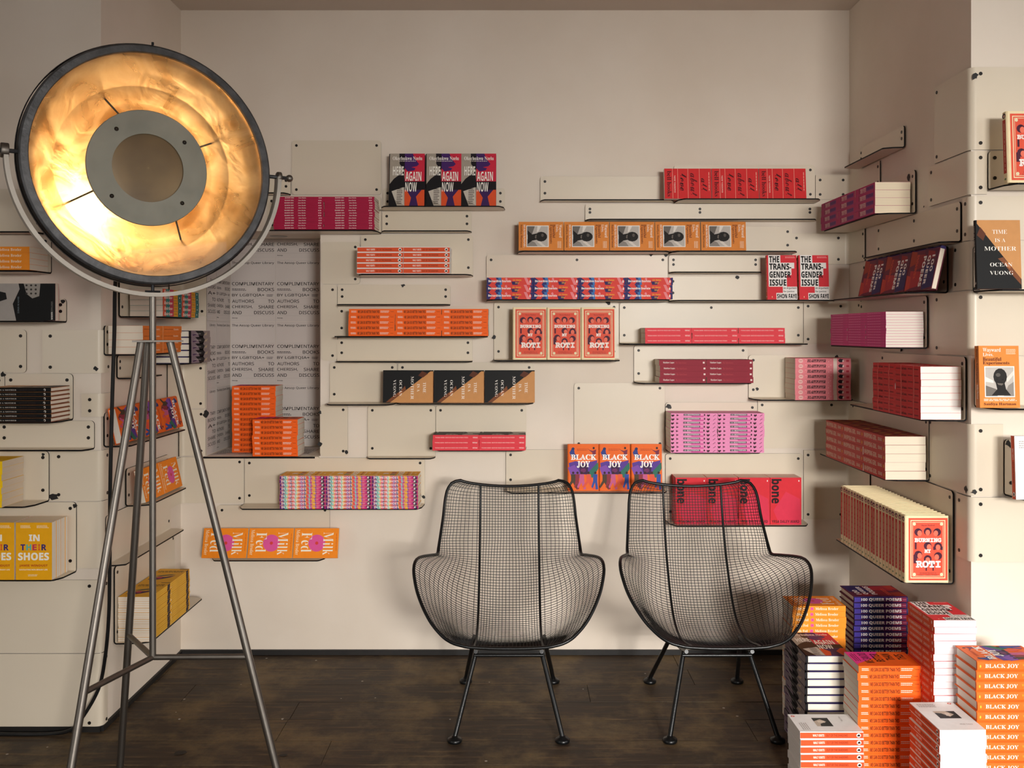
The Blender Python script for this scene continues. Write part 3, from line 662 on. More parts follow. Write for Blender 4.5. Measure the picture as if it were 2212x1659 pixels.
def sp_joy(p): p.text('BLACK JOY', .115, .30, .60, .72, '#FBF1E4', 'serif'); p.text('THREE RULES', .66, .52, .9, .70, '#F3B43A', 'serif'); p.text('A POWERFUL', .68, .28, .88, .46, '#F3B43A', 'serif'); p.disc(.045, .5, .012, .14, '#F3B43A')
def cv_bone(p):
    p.poly([(.1, .3), (.5, .7), (.95, .55), (1, 0), (.3, 0)], '#DE3450'); p.text('bone', .04, .45, .36, .97, '#200A10', 'bold', .02, True); p.text('YRSA DALEY-WARD', .05, .035, .93, .095, '#2A0A12', 'bold'); p.disc(.92, .93, .02, .02, '#F3D5D2')
def cv_milk(p):
    p.disc(.50, .515, .285, .188, '#E0579A', 24); p.disc(.5, .515, .055, .036, '#D8413A', 14)
    p.text('Milk', .13, .66, .90, .885, '#FBEFD9', 'serif', -.012); p.text('Fed', .14, .165, .80, .40, '#FBEFD9', 'serif', -.012); p.text('Melissa Broder', .05, .045, .90, .125, '#FBE3B8', 'serif', -.006); p.greek(.18, .94, .8, .965, 1, '#D9621C')
def sp_milk(p): p.text('Milk Fed', .06, .26, .29, .72, '#FBE9CF', 'serif'); p.disc(.365, .5, .032, .3, '#E0579A'); p.disc(.365, .5, .008, .08, '#D8413A', 8); p.text('Melissa Broder', .43, .26, .86, .74, '#FBE9CF', 'serif')
def cv_trans(p):
    W_ = '#F1ECE8'
    p.rect(.05, .80, .46, 1, W_); p.rect(.05, .70, .92, .83, W_); p.rect(.05, .55, .82, .72, W_); p.rect(.05, .29, .66, .56, W_); p.rect(.05, .29, .06, 1, W_)
    p.rect(.52, .14, 1, .29, W_); p.rect(.30, 0, 1, .15, W_)
    for t, y0, x1 in (('THE', .835, .42), ('TRANS-', .67, .82), ('GENDER', .49, .80), ('ISSUE', .31, .64)): p.text(t, .08, y0, x1, y0 + .145, '#111010', 'bold', .02)
    p.text('An Argument', .54, .225, .98, .28, '#2A2020', 'bold'); p.text('for Justice', .54, .155, .90, .205, '#2A2020', 'bold'); p.text('SHON FAYE', .32, .025, .985, .13, '#111010', 'bold', .02); p.greek(.62, .93, .96, .975, 2, '#F2A9A6'); p.disc(.16, .06, .012, .018, '#F3D5A0')
def sp_trans(p): p.text('THE TRANSGENDER ISSUE', .08, .3, .55, .72, '#F3D2C2', 'bold'); p.text('SHON FAYE', .60, .3, .82, .72, '#F3D2C2', 'bold'); p.disc(.93, .5, .018, .26, '#F3D2C2')
def sp_detrans(p): p.rect(.20, .02, .23, .98, '#6F1F4C'); p.poly([(0, 0), (1, 0), (1, .12), (0, .25)], '#B23A72'); p.text('TORREY PETERS', .26, .20, .55, .80, '#F0D3D6', 'bold'); p.rect(.57, .22, .93, .78, '#7E3A86'); p.text('DETRANSITION, BABY', .585, .3, .915, .7, '#3A1A55', 'bold')
def cv_poems(p):
    for x0, y0, x1, y1, c in ((0, .5, .5, 1, '#5A1E3E'), (.4, .6, 1, 1, '#2A2360'), (.1, .2, .5, .6, '#8E2430'), (.5, .1, .95, .55, '#B02B38'), (0, 0, .4, .25, '#A33628'), (.6, .0, 1, .2, '#C23B33'), (.05, .62, .3, .9, '#8E1F2E')):
        p.poly([(x0, y0), (x1, y0 + .04), (x1 - .06, y1), (x0 + .05, y1 - .03)], c)
    p.text('100', .18, .80, .58, .90, '#F3EAEA', 'bold', .02); p.text('QUEER', .18, .65, .88, .755, '#F3EAEA', 'bold', .02); p.text('POEMS', .18, .50, .92, .605, '#F3EAEA', 'bold', .02); p.greek(.12, .25, .80, .33, 2, '#E05A3A')
def sp_poems(p):
    p.rect(.0, .1, .12, .9, '#4A3C9A'); p.rect(.28, .1, .48, .9, '#273A66'); p.rect(.55, .1, .72, .9, '#4E1E56'); p.rect(.72, .1, .97, .9, '#7A1E40'); p.text('100 QUEER POEMS', .13, .18, .88, .80, '#F1E9E6', 'bold', .02); p.greek(.90, .4, .97, .6, 1, '#C8708A')
def sp_pink(p): p.rect(.0, .04, 1, .2, '#C03078'); p.greek(.1, .4, .8, .7, 1, '#E58ABC', .1)
def sp_whip(p): p.text('WHIPPING GIRL', .03, .24, .62, .80, '#E8CDB4', 'bold'); p.text('SERANO', .68, .32, .86, .72, '#E8CDB4', 'bold'); p.disc(.94, .5, .02, .22, '#E2A53A')
def cv_whip(p):
    for i in range(7):
        for j in range(5):
            x = .04 + j * .19 + (.08 if i % 2 else 0); p.rect(x, .06 + i * .13, min(x + .15, .98), .14 + i * .13, ('#5E2026', '#A06A3A', '#7A2A2A', '#C08A4A')[(i * 3 + j) % 4])
def sp_yellow(p): p.rect(.80, 0, .93, 1, '#2E1F2B'); p.rect(.0, .93, 1, 1, '#B07F1E'); p.greek(.28, .3, .45, .6, 1, '#B98420')
def cv_yellow(p):
    p.poly([(.15, .5), (.4, .62), (.8, .66), (.9, .8), (.7, .86), (.45, .78), (.25, .66)], '#4A2A55'); p.poly([(.2, .42), (.6, .5), (.85, .58), (.6, .58), (.3, .5)], '#2B4A52'); p.greek(.08, .16, .92, .30, 2, '#3A2A22', .02); p.rect(.0, .03, .3, .06, '#2E1F2B'); p.rect(.5, .62, .66, .74, '#B23A5A')
def sp_comic(p):
    for x0, x1, c in ((0, .16, '#E2573A'), (.16, .46, '#2E8580'), (.36, .56, '#D23A5A'), (.56, .80, '#E2A02A'), (.80, 1, '#2C7272')): p.rect(x0, .04, x1, 1, c)
    p.text('Rainbow', .06, .22, .5, .84, '#F6DCD0', 'bital', .02); p.greek(.60, .4, .76, .62, 1, '#8E5A12'); p.disc(.9, .6, .02, .14, '#F3F0EA', 8)
def sp_tan(p): p.greek(.05, .42, .52, .6, 1, '#8A3A12', .02); p.text('Granta', .56, .38, .82, .66, '#F6DCC2', 'serif'); p.rect(.90, .3, .95, .7, '#C9762F'); p.rect(.985, 0, 1, 1, '#E9B98A')
def sp_plain(p): p.greek(.2, .42, .8, .6, 1, '#9A6B12')

def poster_print(p, part=0):
    INK = '#2E2A29'
    def T(t, x0, x1, yc, f='light', h=.053):
        if part: x0 = max(x0, .0)
        p.text(t, x0, yc - h / 2, x1, yc + h / 2, INK, f, .012 if f == 'light' else 0.0)
    if part == 0:
        T('The Aesop Queer Library', .03, .965, 1 - .063, 'light', .050); T('COMPLIMENTARY', .03, .965, 1 - .394); T('BOOKS', .60, .965, 1 - .487)
        T('BY LGBTQIA+', .03, .75, 1 - .58); T('AUTHORS', .03, .52, 1 - .674); T('TO', .83, .965, 1 - .674); T('CHERISH,', .03, .49, 1 - .766); T('SHARE', .62, .965, 1 - .766)
        T('AND', .03, .245, 1 - .857); T('DISCUSS', .52, .965, 1 - .857); T('Aesop.', .03, .16, 1 - .945, 'bold', .022); p.greek(.03, .49, .35, .53, 2, INK); p.greek(.80, .40, .965, .44, 2, INK)
        xs = (.03, .965)
    else:
        T('Library', .3, .9, 1 - .063, 'light', .050)
        for t, yc, x0 in (('TARY', .394, .35), ('BOOKS', .487, .1), ('A+', .58, .1), ('TO', .674, .55), ('SHARE', .766, .1), ('SCUSS', .857, .1)): T(t, x0, .92, 1 - yc)
        xs = (.0, .92)
    for yc in (.02, .345, .44, .533, .627, .72, .81, .905): p.rect(xs[0], 1 - yc - .0012, xs[1], 1 - yc + .0012, '#B3AAA5')
# kind: L, W, T, cover, spine, pages, hard, spine print, cover print
KIND = {
 'crimson': (.220, .135, .0108, '#B01A48', '#A8183F', '#E9DECB', 0, sp_crimson, None),
 'orange': (.203, .132, .0235, '#F8651A', '#F8651A', '#E2D8C8', 0, sp_orange, cv_orange),
 'here': (.239, .155, .027, '#1A1218', '#121015', '#F1E8D8', 1, sp_here, cv_here),
 'walt': (.202, .135, .0232, '#F5F1EE', '#F1E6DE', '#F3EFEA', 0, sp_walt, cv_walt),
 'love': (.207, .136, .0221, '#D52B2D', '#D0282B', '#F6F2EC', 0, sp_love, cv_love),
 'way': (.198, .128, .026, '#E0883A', '#D9803A', '#EFE6D8', 0, sp_way, cv_way),
 'girl': (.203, .130, .0315, '#E2463C', '#E2463C', '#EDE3D4', 0, sp_girl, None),
 'roti': (.231, .148, .027, '#F0DDB2', '#F0DDB2', '#EADDC0', 2, sp_roti, cv_roti),
 'venice': (.203, .131, .0225, '#E23C48', '#E4404B', '#E6DACB', 0, sp_venice, cv_venice),
 'maroon': (.204, .130, .0252, '#8C2031', '#902133', '#E9DFD0', 0, sp_maroon, None),
 'heart': (.243, .150, .0226, '#E27C84', '#E6838B', '#E2D6C6', 0, sp_heart, None),
 'boy': (.204, .130, .0171, '#EA8FBB', '#EC92BE', '#E6DACB', 0, sp_boy, None),
 'shoes': (.2015, .127, .0160, '#F0AC14', '#D9487C', '#EDE4D6', 0, sp_shoes, cv_shoes),
 'mother': (.221, .142, .0150, '#C98F57', '#0D0D0E', '#EFE2D0', 3, sp_mother, cv_mother),
 'joy': (.205, .136, .0300, '#EC6A22', '#EC6A22', '#EFE8DA', 2, sp_joy, cv_joy),
 'bone': (.207, .137, .0200, '#DC2C38', '#CE2A36', '#EADFD0', 0, None, cv_bone),
 'milk': (.197, .129, .0202, '#F88E1E', '#F79428', '#EDE3D2', 0, sp_milk, cv_milk),
 'trans': (.198, .132, .0212, '#DA2F3A', '#DE5230', '#F6F4F6', 0, sp_trans, cv_trans),
 'detrans': (.2050, .134, .0294, '#BE3878', '#B8346E', '#F0E0C4', 0, sp_detrans, None),
 'poems': (.200, .150, .0214, '#6E1D3A', '#33295F', '#E9DCC8', 1, sp_poems, cv_poems),
 'poems_l': (.222, .150, .0214, '#6E1D3A', '#33295F', '#F0E4D0', 1, sp_poems, cv_poems),
 'pink': (.197, .138, .0099, '#D93F8C', '#D9408F', '#EFE6DA', 0, sp_pink, None),
 'whip': (.213, .148, .0314, '#A03430', '#BE3E35', '#F2E6D0', 0, sp_whip, cv_whip),
 'yellow': (.208, .124, .0083, '#E8B032', '#EDB636', '#F3E6D4', 0, sp_yellow, cv_yellow),
 'comic': (.203, .128, .0214, '#2E8580', '#2E8580', '#EADBCB', 0, sp_comic, None),
 'tan': (.194, .128, .0260, '#E07628', '#E2782C', '#EFE0CC', 0, sp_tan, None),
 'lemon': (.200, .142, .0229, '#F8C60E', '#F8CA10', '#DCCAB4', 0, sp_plain, None),
}
NAMES = {'crimson': 'crimson_paperback', 'orange': 'orange_paperback', 'here': 'portrait_hardback', 'walt': 'white_paperback', 'love': 'red_paperback', 'way': 'tan_paperback',
 'girl': 'patterned_paperback', 'roti': 'cookbook', 'venice': 'slim_red_paperback', 'maroon': 'maroon_paperback', 'heart': 'comic_volume', 'boy': 'pink_paperback', 'shoes': 'mustard_paperback',
 'mother': 'black_hardback', 'joy': 'orange_hardback', 'bone': 'poetry_paperback', 'milk': 'amber_paperback', 'trans': 'red_and_white_paperback', 'detrans': 'magenta_paperback', 'poems': 'poetry_hardback',
 'poems_l': 'poetry_hardback', 'pink': 'thin_pink_paperback', 'whip': 'brick_red_paperback', 'yellow': 'slim_yellow_paperback', 'comic': 'teal_paperback', 'tan': 'literary_journal', 'lemon': 'bright_yellow_paperback'}
for k_ in KIND.values():
    for fn_ in k_[7:9]:
        if fn_: fn_(Print())
for t_ in ('AND', 'DISCUSS', 'CHERISH,', 'SHARE'): NEED.add((t_, 'light', .012))
NEED.add(('Aesop.', 'bold', 0.0))
poster_print(Print(), 0); poster_print(Print(), 1)
typeset()
BANK = {}
def parts(kind, full):
    """the meshes of one kind of book: cover, page block, print"""
    k = (kind, full)
    if k in BANK: return BANK[k]
    L, W, T, cc, sc_, pc, hard, sp, cv = KIND[kind]
    c = MB(); e = .00035
    CM, SM = ink(cc), ink(sc_)
    IN = ink({3: '#7A4028', 1: '#33265F' if kind == 'here' else '#5E1D2E', 2: cc}.get(hard, cc)) if hard else CM
    if hard:
        bt = .0024; r = bt
        c.box((0, .004, T - bt), (L, W, T), CM); c.box((0, .004, 0), (L, W, bt), CM if hard != 3 else IN)
        if hard != 2:                                  # board edges show the case colour
            for z0 in (0, T - bt): c.box((-.0002, .012, z0 + .0003), (L + .0002, W + .0002, z0 + bt - .0003), IN)
        bulge = .0035 if hard == 1 else .0012
        prof = [(.006, 0), (.0015, .06), (-bulge * .65, .16), (-bulge, .34), (-bulge, .66), (-bulge * .65, .84), (.0015, .94), (.006, 1)]
        c.prism([(y, t * T) for y, t in prof], 'x', 0, L, SM)
        p = MB(); p.box((.004, .003, bt), (L - .004, W - .004, T - bt), pages('leaves_' + pc[1:].lower(), pc))
    else:
        bulge = 0
        c.box((0, 0, T - e), (L, W, T), CM); c.box((0, 0, 0), (L, W, e), CM); c.box((0, 0, e), (L, e, T - e), SM)
        p = MB(); p.box((.0002, e, e), (L - .0002, W - .0002, T - e), pages('leaves_' + pc[1:].lower(), pc))
    t, t2 = MB(), MB()
    if sp: sp(Print(lambda u, v, h: (u * L, -bulge - h, v * T), t))
    if full and cv: cv(Print(lambda u, v, h: (L - v * L, u * W, T + h), t2))
    BANK[k] = (c.mesh('cover'), p.mesh('page_block'), t.mesh('spine_print') if t.v else None, t2.mesh('cover_print') if t2.v else None)
    return BANK[k]
GRP = {}
def book(kind, at, h, n, label, group, al=(0, 0, 0), full=False, lean=None, jit=0.0, name=None):
    """one book: H where its head points, N where its front cover faces; the point AL of its box lands on AT; LEAN=(axis, angle)"""
    L, W, T = KIND[kind][:3]
    h, n = Vector(h), Vector(n); y = h.cross(n)
    R = Matrix((-h, y, n)).transposed()
    cs = [R @ Vector((a * L, b_ * W, c * T)) for a in (0, 1) for b_ in (0, 1) for c in (0, 1)]
    lo = Vector([min(c[i] for c in cs) for i in range(3)]); hi = Vector([max(c[i] for c in cs) for i in range(3)])
    piv = Vector([lo[i] + (hi[i] - lo[i]) * al[i] for i in range(3)])
    M = Matrix.Translation(-piv) @ R.to_4x4()
    if lean: M = Matrix.Rotation(lean[1], 4, Vector(lean[0])) @ M
    if jit: M = Matrix.Rotation(random.uniform(-jit, jit), 4, 'Z') @ M
    low = min((M @ Vector((a * L, b_ * W, c * T))).z for a in (0, 1) for b_ in (0, 1) for c in (0, 1)) if lean else 0
    M = Matrix.Translation((0, 0, -low)) @ M
    root = bpy.data.objects.new(name or NAMES[kind], None); COL.objects.link(root)
    root.matrix_world = Matrix.Translation(Vector(at)) @ M
    root.empty_display_size = .02
    tag(root, label, 'book', group)
    for nm, me in zip(('cover', 'page_block', 'spine_print', 'cover_print'), parts(kind, full)):
        if me: link(nm, me, root)
    return root
ORD = 'first second third fourth fifth sixth seventh eighth ninth tenth eleventh twelfth thirteenth fourteenth fifteenth sixteenth seventeenth eighteenth nineteenth twentieth'.split() + ['twenty-first', 'twenty-second', 'twenty-third', 'twenty-fourth', 'twenty-fifth', 'twenty-sixth', 'twenty-seventh']
def ordn(i, n): return 'topmost' if i == 0 else ('bottom one' if i == n - 1 else ORD[i] + ' from top')
DIRS = {'f': ((-1, 0, 0), (1, 0, 0)), 'l': ((0, -1, 0), (0, 1, 0)), 'r': ((0, 1, 0), (0, -1, 0))}  # head direction, run of the columns as seen from left to right
Zv = (0, 0, 1)
def stack(kind, side, x, y, z, cols, rows, what, where, colnames, group, fulltop=True, gaps=(), jit=.006, slide=.0018):
    """lying books, spines towards the room. (x, y): for 'f' the near left corner; for 'l' the near end's spine side; for 'r' the near end's spine side"""
    L, W, T = KIND[kind][:3]
    hd = DIRS[side][0]
    for c in range(cols):
        g = gaps[c] if c < len(gaps) else 0.0012 * c
        for i in range(rows):                           # i counts from the bottom
            k = rows - 1 - i
            dx, dy = random.uniform(-slide, slide), random.uniform(-slide, slide) * .8
            zz = z + i * (T + .0002)
            if side == 'f': at = (x + c * L + g + dx, y + abs(dy), zz); al = (0, 0, 0)
            elif side == 'l': at = (x - abs(dy), y + c * L + g + dx, zz); al = (1, 0, 0)
            else: at = (x + abs(dy), y + c * L + g + dx, zz); al = (0, 0, 0)
            cn = colnames[c]
            lab = f"{what}, {ordn(k, rows)}{', ' + cn if cn else ''}, {where}"
            book(kind, at, hd, Zv, lab, group, al, fulltop and i == rows - 1, None, jit)
# ------------------------------------------------------------------ books on the shelves
C2 = ('lamp-side column', 'far column'); C3 = ('lamp-side column', 'middle column', 'pillar-side column')
def zl(k): return SHELF[k][0] + .0004
def fx(px, y): return X(px, y)
def bstack(key, kind, px, cols, rows, what, where, names, group, **kw):
    """spines facing the camera, backs against the sheet of a back-wall shelf; PX is the near left corner"""
    W = KIND[kind][1]; y = YB - GAP - TH - W - .0095
    stack(kind, 'f', fx(px, y), y, zl(key), cols, rows, what, where, names, group, **kw)
bstack('b_crimson', 'crimson', 591, 2, 13, 'thin crimson paperback', 'shelf beside the lamp head', C2, 'crimson paperbacks beside the lamp')
bstack('b_coral', 'walt', 771, 2, 5, 'coral-spined white paperback', 'back wall shelf', C2, 'coral paperbacks on the back wall')
bstack('b_orange', 'orange', 753, 3, 5, 'bright orange paperback', 'wide back wall shelf', C3, 'bright orange paperbacks on the back wall')
bstack('b_girl', 'girl', 1051, 4, 3, 'red and navy patterned paperback', 'back wall shelf', ('first column from lamp', 'second column from lamp', 'third column from lamp', 'fourth column from lamp'), 'red and navy paperbacks')
bstack('b_venice', 'venice', 935, 2, 3, 'short-stacked red paperback', 'shelf with dark covers on top', C2, 'red paperbacks under the black and tan covers')
bstack('b_red', 'venice', 1394, 3, 3, 'thin red paperback', 'long shelf beside the cookbooks', C3, 'thin red paperbacks on the long shelf')
bstack('b_maroon', 'maroon', 1425, 2, 4, 'maroon paperback', 'back wall shelf', C2, 'maroon paperbacks')
bstack('b_heart', 'heart', 1718, 1, 8, 'thick pink comic volume', 'single stack at the back corner', ('',), 'pink comic volumes')
bstack('b_boy', 'boy', 1449, 2, 10, 'light pink paperback', 'back wall shelf above the second chair', C2, 'light pink paperbacks')
bstack('b_shoes', 'shoes', 604, 3, 9, 'rainbow-spined paperback', 'long back wall shelf', C3, 'rainbow-spined paperbacks')
UP = ((0, 0, 1), (0, -1, 0)); SIDE = ((1, 0, 0), (0, -1, 0))
def face(key, kind, pxs, dirs, ydeep, labels, group, lean=0.0, wall='back'):
    """front covers facing the camera, standing on a ledge; each PX is the lower left corner"""
    y = {'back': YB, 'pl': YPL, 'pr': YPR}[wall] - ydeep
    for px, lab in zip(pxs, labels):
        book(kind, (X(px, y), y, zl(key)), dirs[0], dirs[1], lab, group, (0, 0, 0), True, ((1, 0, 0), -lean) if lean else None, 0)
O3 = ('nearest the lamp', 'middle one of three', 'farthest from the lamp')
def lab3(what, o=O3): return [f'{what}, {q}' for q in o]
face('b_hair', 'here', (841, 920.5, 996), UP, .095, lab3('portrait-cover hardback with white block lettering, high shelf'), 'portrait-cover hardbacks on the high shelf', .10)
face('b_love', 'love', (1436, 1538.5, 1641), SIDE, .105, lab3('red paperback lying sideways with black handwritten lettering'), 'red hand-lettered covers', .10)
w5 = ('first from lamp', 'second from lamp', 'third from lamp', 'fourth from lamp', 'fifth from lamp')
for k_, px in enumerate((1120.5, 1219, 1317.5, 1416, 1515)):
    face('b_way_a' if k_ < 3 else 'b_way_b', 'way', (px,), SIDE, .118, ['tan cover with square black and white photograph, sideways, ' + w5[k_]], 'tan covers on the back wall', .09)
face('b_trans', 'trans', (1658, 1727), UP, .112, ['red and white cover with black block lettering, one beside the empty half', 'red and white cover with black block lettering, one beside the corner'], 'red and white covers on the back wall', .08)
face('b_roti', 'roti', (1108, 1182, 1256), UP, .120, lab3('coral cookbook with drawn faces, back wall shelf'), 'coral cookbooks on the back wall', .06)
face('b_moth', 'mother', (827, 937, 1047), SIDE, .112, lab3('black and tan hardback lying sideways, back wall'), 'black and tan hardbacks on the back wall', .08)
face('b_joy', 'joy', (1227, 1295, 1364), UP, .110, ['orange cover with dancing figures between the chairs, nearest the first chair', 'orange cover with dancing figures between the chairs, middle one', 'orange cover with dancing figures, partly behind second chair'], 'orange covers with dancing figures', .06)
face('b_milk', 'milk', (435, 534, 632.5), SIDE, .122, lab3('orange cover with pink circle lying sideways, low back wall shelf'), 'orange covers with pink circles on the back wall', .30)
# the red poetry books: four columns, five deep
bn = ('one behind the mesh chair', 'second column', 'third column', 'column clear of the chair')
for c in range(4):
    for i in range(5):
        y = YB - GAP - TH - .0095 - .0205 * (i + 1)
        book('bone', (X(1459, 4.09) + c * .139 + random.uniform(-.001, .001), y, zl('b_bone')), *UP,
             f"red poetry paperback, {('front one', 'second from front', 'third from front', 'fourth from front', 'rear one')[4 - i]}, {('column behind chair edge', 'second column', 'third column', 'column clear of the chair')[c]}", 'red poetry paperbacks behind the chair', (0, 0, 0), i == 4)
# ---- left alcove wall
N2 = ('column nearer the pillar', 'column nearer the corner')
stack('comic', 'l', -1.368, 3.60, zl('l_comic'), 2, 5, 'teal and red paperback', 'under the lamp head', N2, 'teal and red paperbacks')
stack('tan', 'l', -1.366, 3.405, zl('l_orange'), 2, 4, 'orange-spined journal', 'behind the tripod plate', N2, 'orange-spined journals')
stack('here', 'l', -1.341, 3.83, zl('l_grey'), 1, 5, 'grey hardback with rounded spine', 'shelf beside the poster niche', ('',), 'grey hardbacks on the side wall')
stack('yellow', 'l', -1.375, 3.50, zl('l_yellow'), 2, 20, 'slim yellow paperback', 'low side shelf', ('stack nearer the pillar', 'stack nearer the corner'), 'slim yellow paperbacks')
def sideface(kind, x, ys, z, hd, n, lean, labels, group):
    for y, lab in zip(ys, labels):
        book(kind, (x, y, z), hd, n, lab, group, (1, 0, 0) if n[0] > 0 else (0, 0, 0), True, ((0, 1, 0), lean), 0)
sideface('joy', -1.440, (3.405, 3.6115, 3.818), zl('l_joy') + .002, (0, 1, 0), (1, 0, 0), -.22,
         ['tilted orange cover with purple dancers, side wall, nearest the pillar', 'tilted orange cover with purple dancers, side wall, middle of three', 'tilted orange cover with purple dancers, side wall, nearest the corner'], 'tilted orange covers on the side wall')
sideface('milk', -1.438, (3.61, 3.81), zl('l_milk') + .002, (0, 1, 0), (1, 0, 0), -.22,
         ['tilted orange cover with pink circle, side wall, crossed by the tripod leg', 'tilted orange cover with pink circle, side wall, nearest the corner'], 'tilted pink-circle covers on the side wall')
# ---- left pillar
stack('milk', 'f', -1.701 - .197, YPL - GAP - TH - .139, zl('p_broder'), 1, 4, 'amber orange paperback', 'pillar shelf beside the lamp rim', ('',), 'amber orange paperbacks on the pillar')
book('venice', (-1.6185 - .203, YPL - .128, zl('p_mann')), *SIDE, 'black paperback cover with sculpted curly head on pillar shelf', None, (0, 0, 0), True)
stack('mother', 'f', -1.622 - .221, YPL - GAP - TH - .152, zl('p_mother'), 1, 8, 'black-spined hardback', 'pillar shelf', ('',), 'black hardbacks on the pillar', fulltop=True)
stack('lemon', 'f', -1.790 - .200, YPL - GAP - TH - .152, zl('p_yellow'), 1, 7, 'bright yellow paperback', 'pillar shelf at the picture edge', ('',), 'bright yellow paperbacks on the pillar')
for c, x in enumerate((-1.7545, -1.886)):
    for i in range(7):
        y = YPL - GAP - TH - .0095 - .0163 * (i + 1) - .006
        book('shoes', (x + random.uniform(-.001, .001) + .004 * i * 0, y, zl('p_shoes')), *UP,
             f"mustard paperback, {('front one', 'second from front', 'third from front', 'fourth from front', 'fifth from front', 'sixth from front', 'rear one')[6 - i]}, {('pile nearer the tripod', 'pile at the picture edge')[c]}, low pillar shelf", 'mustard paperbacks on the pillar', (0, 0, 0), i == 6)
# ---- right alcove wall
R3 = ('column nearest the pillar', 'middle column', 'column nearest the corner')
stack('detrans', 'r', 1.366, 3.513, zl('r_magenta'), 3, 4, 'magenta paperback', 'high side shelf', R3, 'magenta paperbacks')
stack('pink', 'r', 1.362, 3.40, zl('r_pink'), 3, 13, 'thin hot-pink paperback', 'side shelf', R3, 'thin hot-pink paperbacks')
stack('love', 'r', 1.362, 3.108, zl('r_love'), 2, 8, 'red paperback with white page edges', 'side shelf', ('stack nearer the pillar', 'stack nearer the corner'), 'red paperbacks on the side wall')
stack('whip', 'r', 1.351, 3.380, zl('r_whip'), 3, 5, 'fat brick-red paperback', 'side shelf', R3, 'fat brick-red paperbacks')
sideface('poems_l', 1.420, (3.160, 3.384, 3.608), zl('r_poems') + .002, (0, -1, 0), (-1, 0, 0), .22,
         ['tilted red and navy hardback, side wall, nearest the bright pillar', 'tilted red and navy hardback, side wall, middle of three', 'tilted red and navy hardback, side wall, nearest the corner'], 'tilted red and navy hardbacks')
RN = 22
for i in range(RN):
    y = 3.192 + i * .0287
    book('roti', (1.346 + random.uniform(-.0015, .0015), y, zl('r_roti')), *UP, f"upright coral cookbook in long side-wall row, {'the one showing its cover' if i == 0 else 'last, nearest the corner' if i == RN - 1 else ORD[i] + ' from front'}", 'upright cookbook row', (0, 0, 0), i == 0)
# ---- right pillar
yq = YPR - .128
book('roti', (X(2178, yq), yq, zl('q_roti')), *UP, 'coral hardback leaning on the topmost shelf of the bright pillar', None, (0, 0, 0), True, ((1, 0, 0), -.05))
book('mother', (X(2111, yq), yq, zl('q_moth')), *UP, 'black and tan hardback standing upright on the bright pillar', None, (0, 0, 0), True, ((1, 0, 0), -.05))
book('way', (X(2117, yq), yq, zl('q_way')), *UP, 'tan cover with square photograph, upright on the bright pillar', None, (0, 0, 0), True, ((1, 0, 0), -.05))
book('walt', (X(2195, yq), yq, zl('q_walt')), *UP, 'white cover with coral spine on lowest shelf of bright pillar', None, (0, 0, 0), True, ((1, 0, 0), -.05))
# ---- piles on the floor
stack('walt', 'f', .910, 2.95, .0005, 1, 8, 'white-covered paperback', 'low floor pile in front of the chair', ('',), 'white paperbacks, low floor pile', jit=.012)
stack('orange', 'f', 1.113, 3.00, .0005, 1, 16, 'vivid orange paperback', 'tall floor pile', ('',), 'orange floor pile', jit=.012)
def pile_l(kind, x, y, rows, what, where, group, jit=.012):
    """floor pile with spines facing the room's middle, tails towards the camera"""
    T = KIND[kind][2]
    for i in range(rows):
        k = rows - 1 - i
        book(kind, (x + random.uniform(-.002, .002), y + random.uniform(-.002, .002), .0005 + i * (T + .0002)), (0, 1, 0), Zv,
             f"{what}, {ordn(k, rows)}, {where}", group, (0, 0, 0), i == rows - 1, None, jit)
pile_l('walt', 1.236, 2.690, 13, 'white-edged paperback', 'floor pile before the sunlit pillar', 'white paperbacks, front floor pile')
pile_l('trans', 1.316, 2.905, 26, 'red and white paperback', 'tallest floor pile', 'red and white floor pile')
pile_l('here', .997, 3.170, 13, 'dark hardback with cream pages', 'floor pile beside the chair', 'dark hardback floor pile')
stack('joy', 'f', 1.374, 2.752, .0005, 1, 16, 'orange hardback with white serif spine lettering', 'floor pile by the pillar', ('',), 'orange hardback floor pile', jit=.008)
stack('poems', 'f', 1.264, 3.45, .0005, 1, 22, 'purple-spined hardback', 'floor pile under the cookbook row', ('',), 'purple hardback floor pile', jit=.008)
stack('milk', 'f', 1.026, 3.42, .0005, 1, 22, 'amber-spined paperback', 'floor pile behind the chair arm', ('',), 'amber floor pile', jit=.010)

# ------------------------------------------------------------------ posters in the niche
PH = 135 * NY / F
def poster(org, ux, uz, w, h, label, part=0, group='text posters lining the niche'):
    """sheet of paper: lower left corner ORG, width along UX, height along UZ, printed side towards UX x UZ"""
    O, U, V = Vector(org), Vector(ux), Vector(uz); Nn = U.cross(V)
    b = MB(); c = []
    for t in (0, .0006):
        for u, v in ((0, 0), (1, 0), (1, 1), (0, 1)): c.append(U * u * w + V * v * h + Nn * t)
    b.add(c, [(3, 2, 1, 0), (4, 5, 6, 7), (0, 1, 5, 4), (1, 2, 6, 5), (2, 3, 7, 6), (3, 0, 4, 7)], PAPER)
    o = b.build('poster'); o.location = O; tag(o, label, 'poster', group)
    t = MB(); poster_print(Print(lambda u, v, e: U * u * w + V * v * h + Nn * (.0006 + e), t), part)
    if h < PH - .01:                                    # trimmed at the ceiling: keep the lower part of the print
        pass
    t.build('printed_text', o)
pw = (X(691, NY) - X(497, NY)) / 2
rows_y = (560, 695, 830, 963)
tops = ['third row from the niche floor', 'second row from the niche floor', 'row on the niche floor']
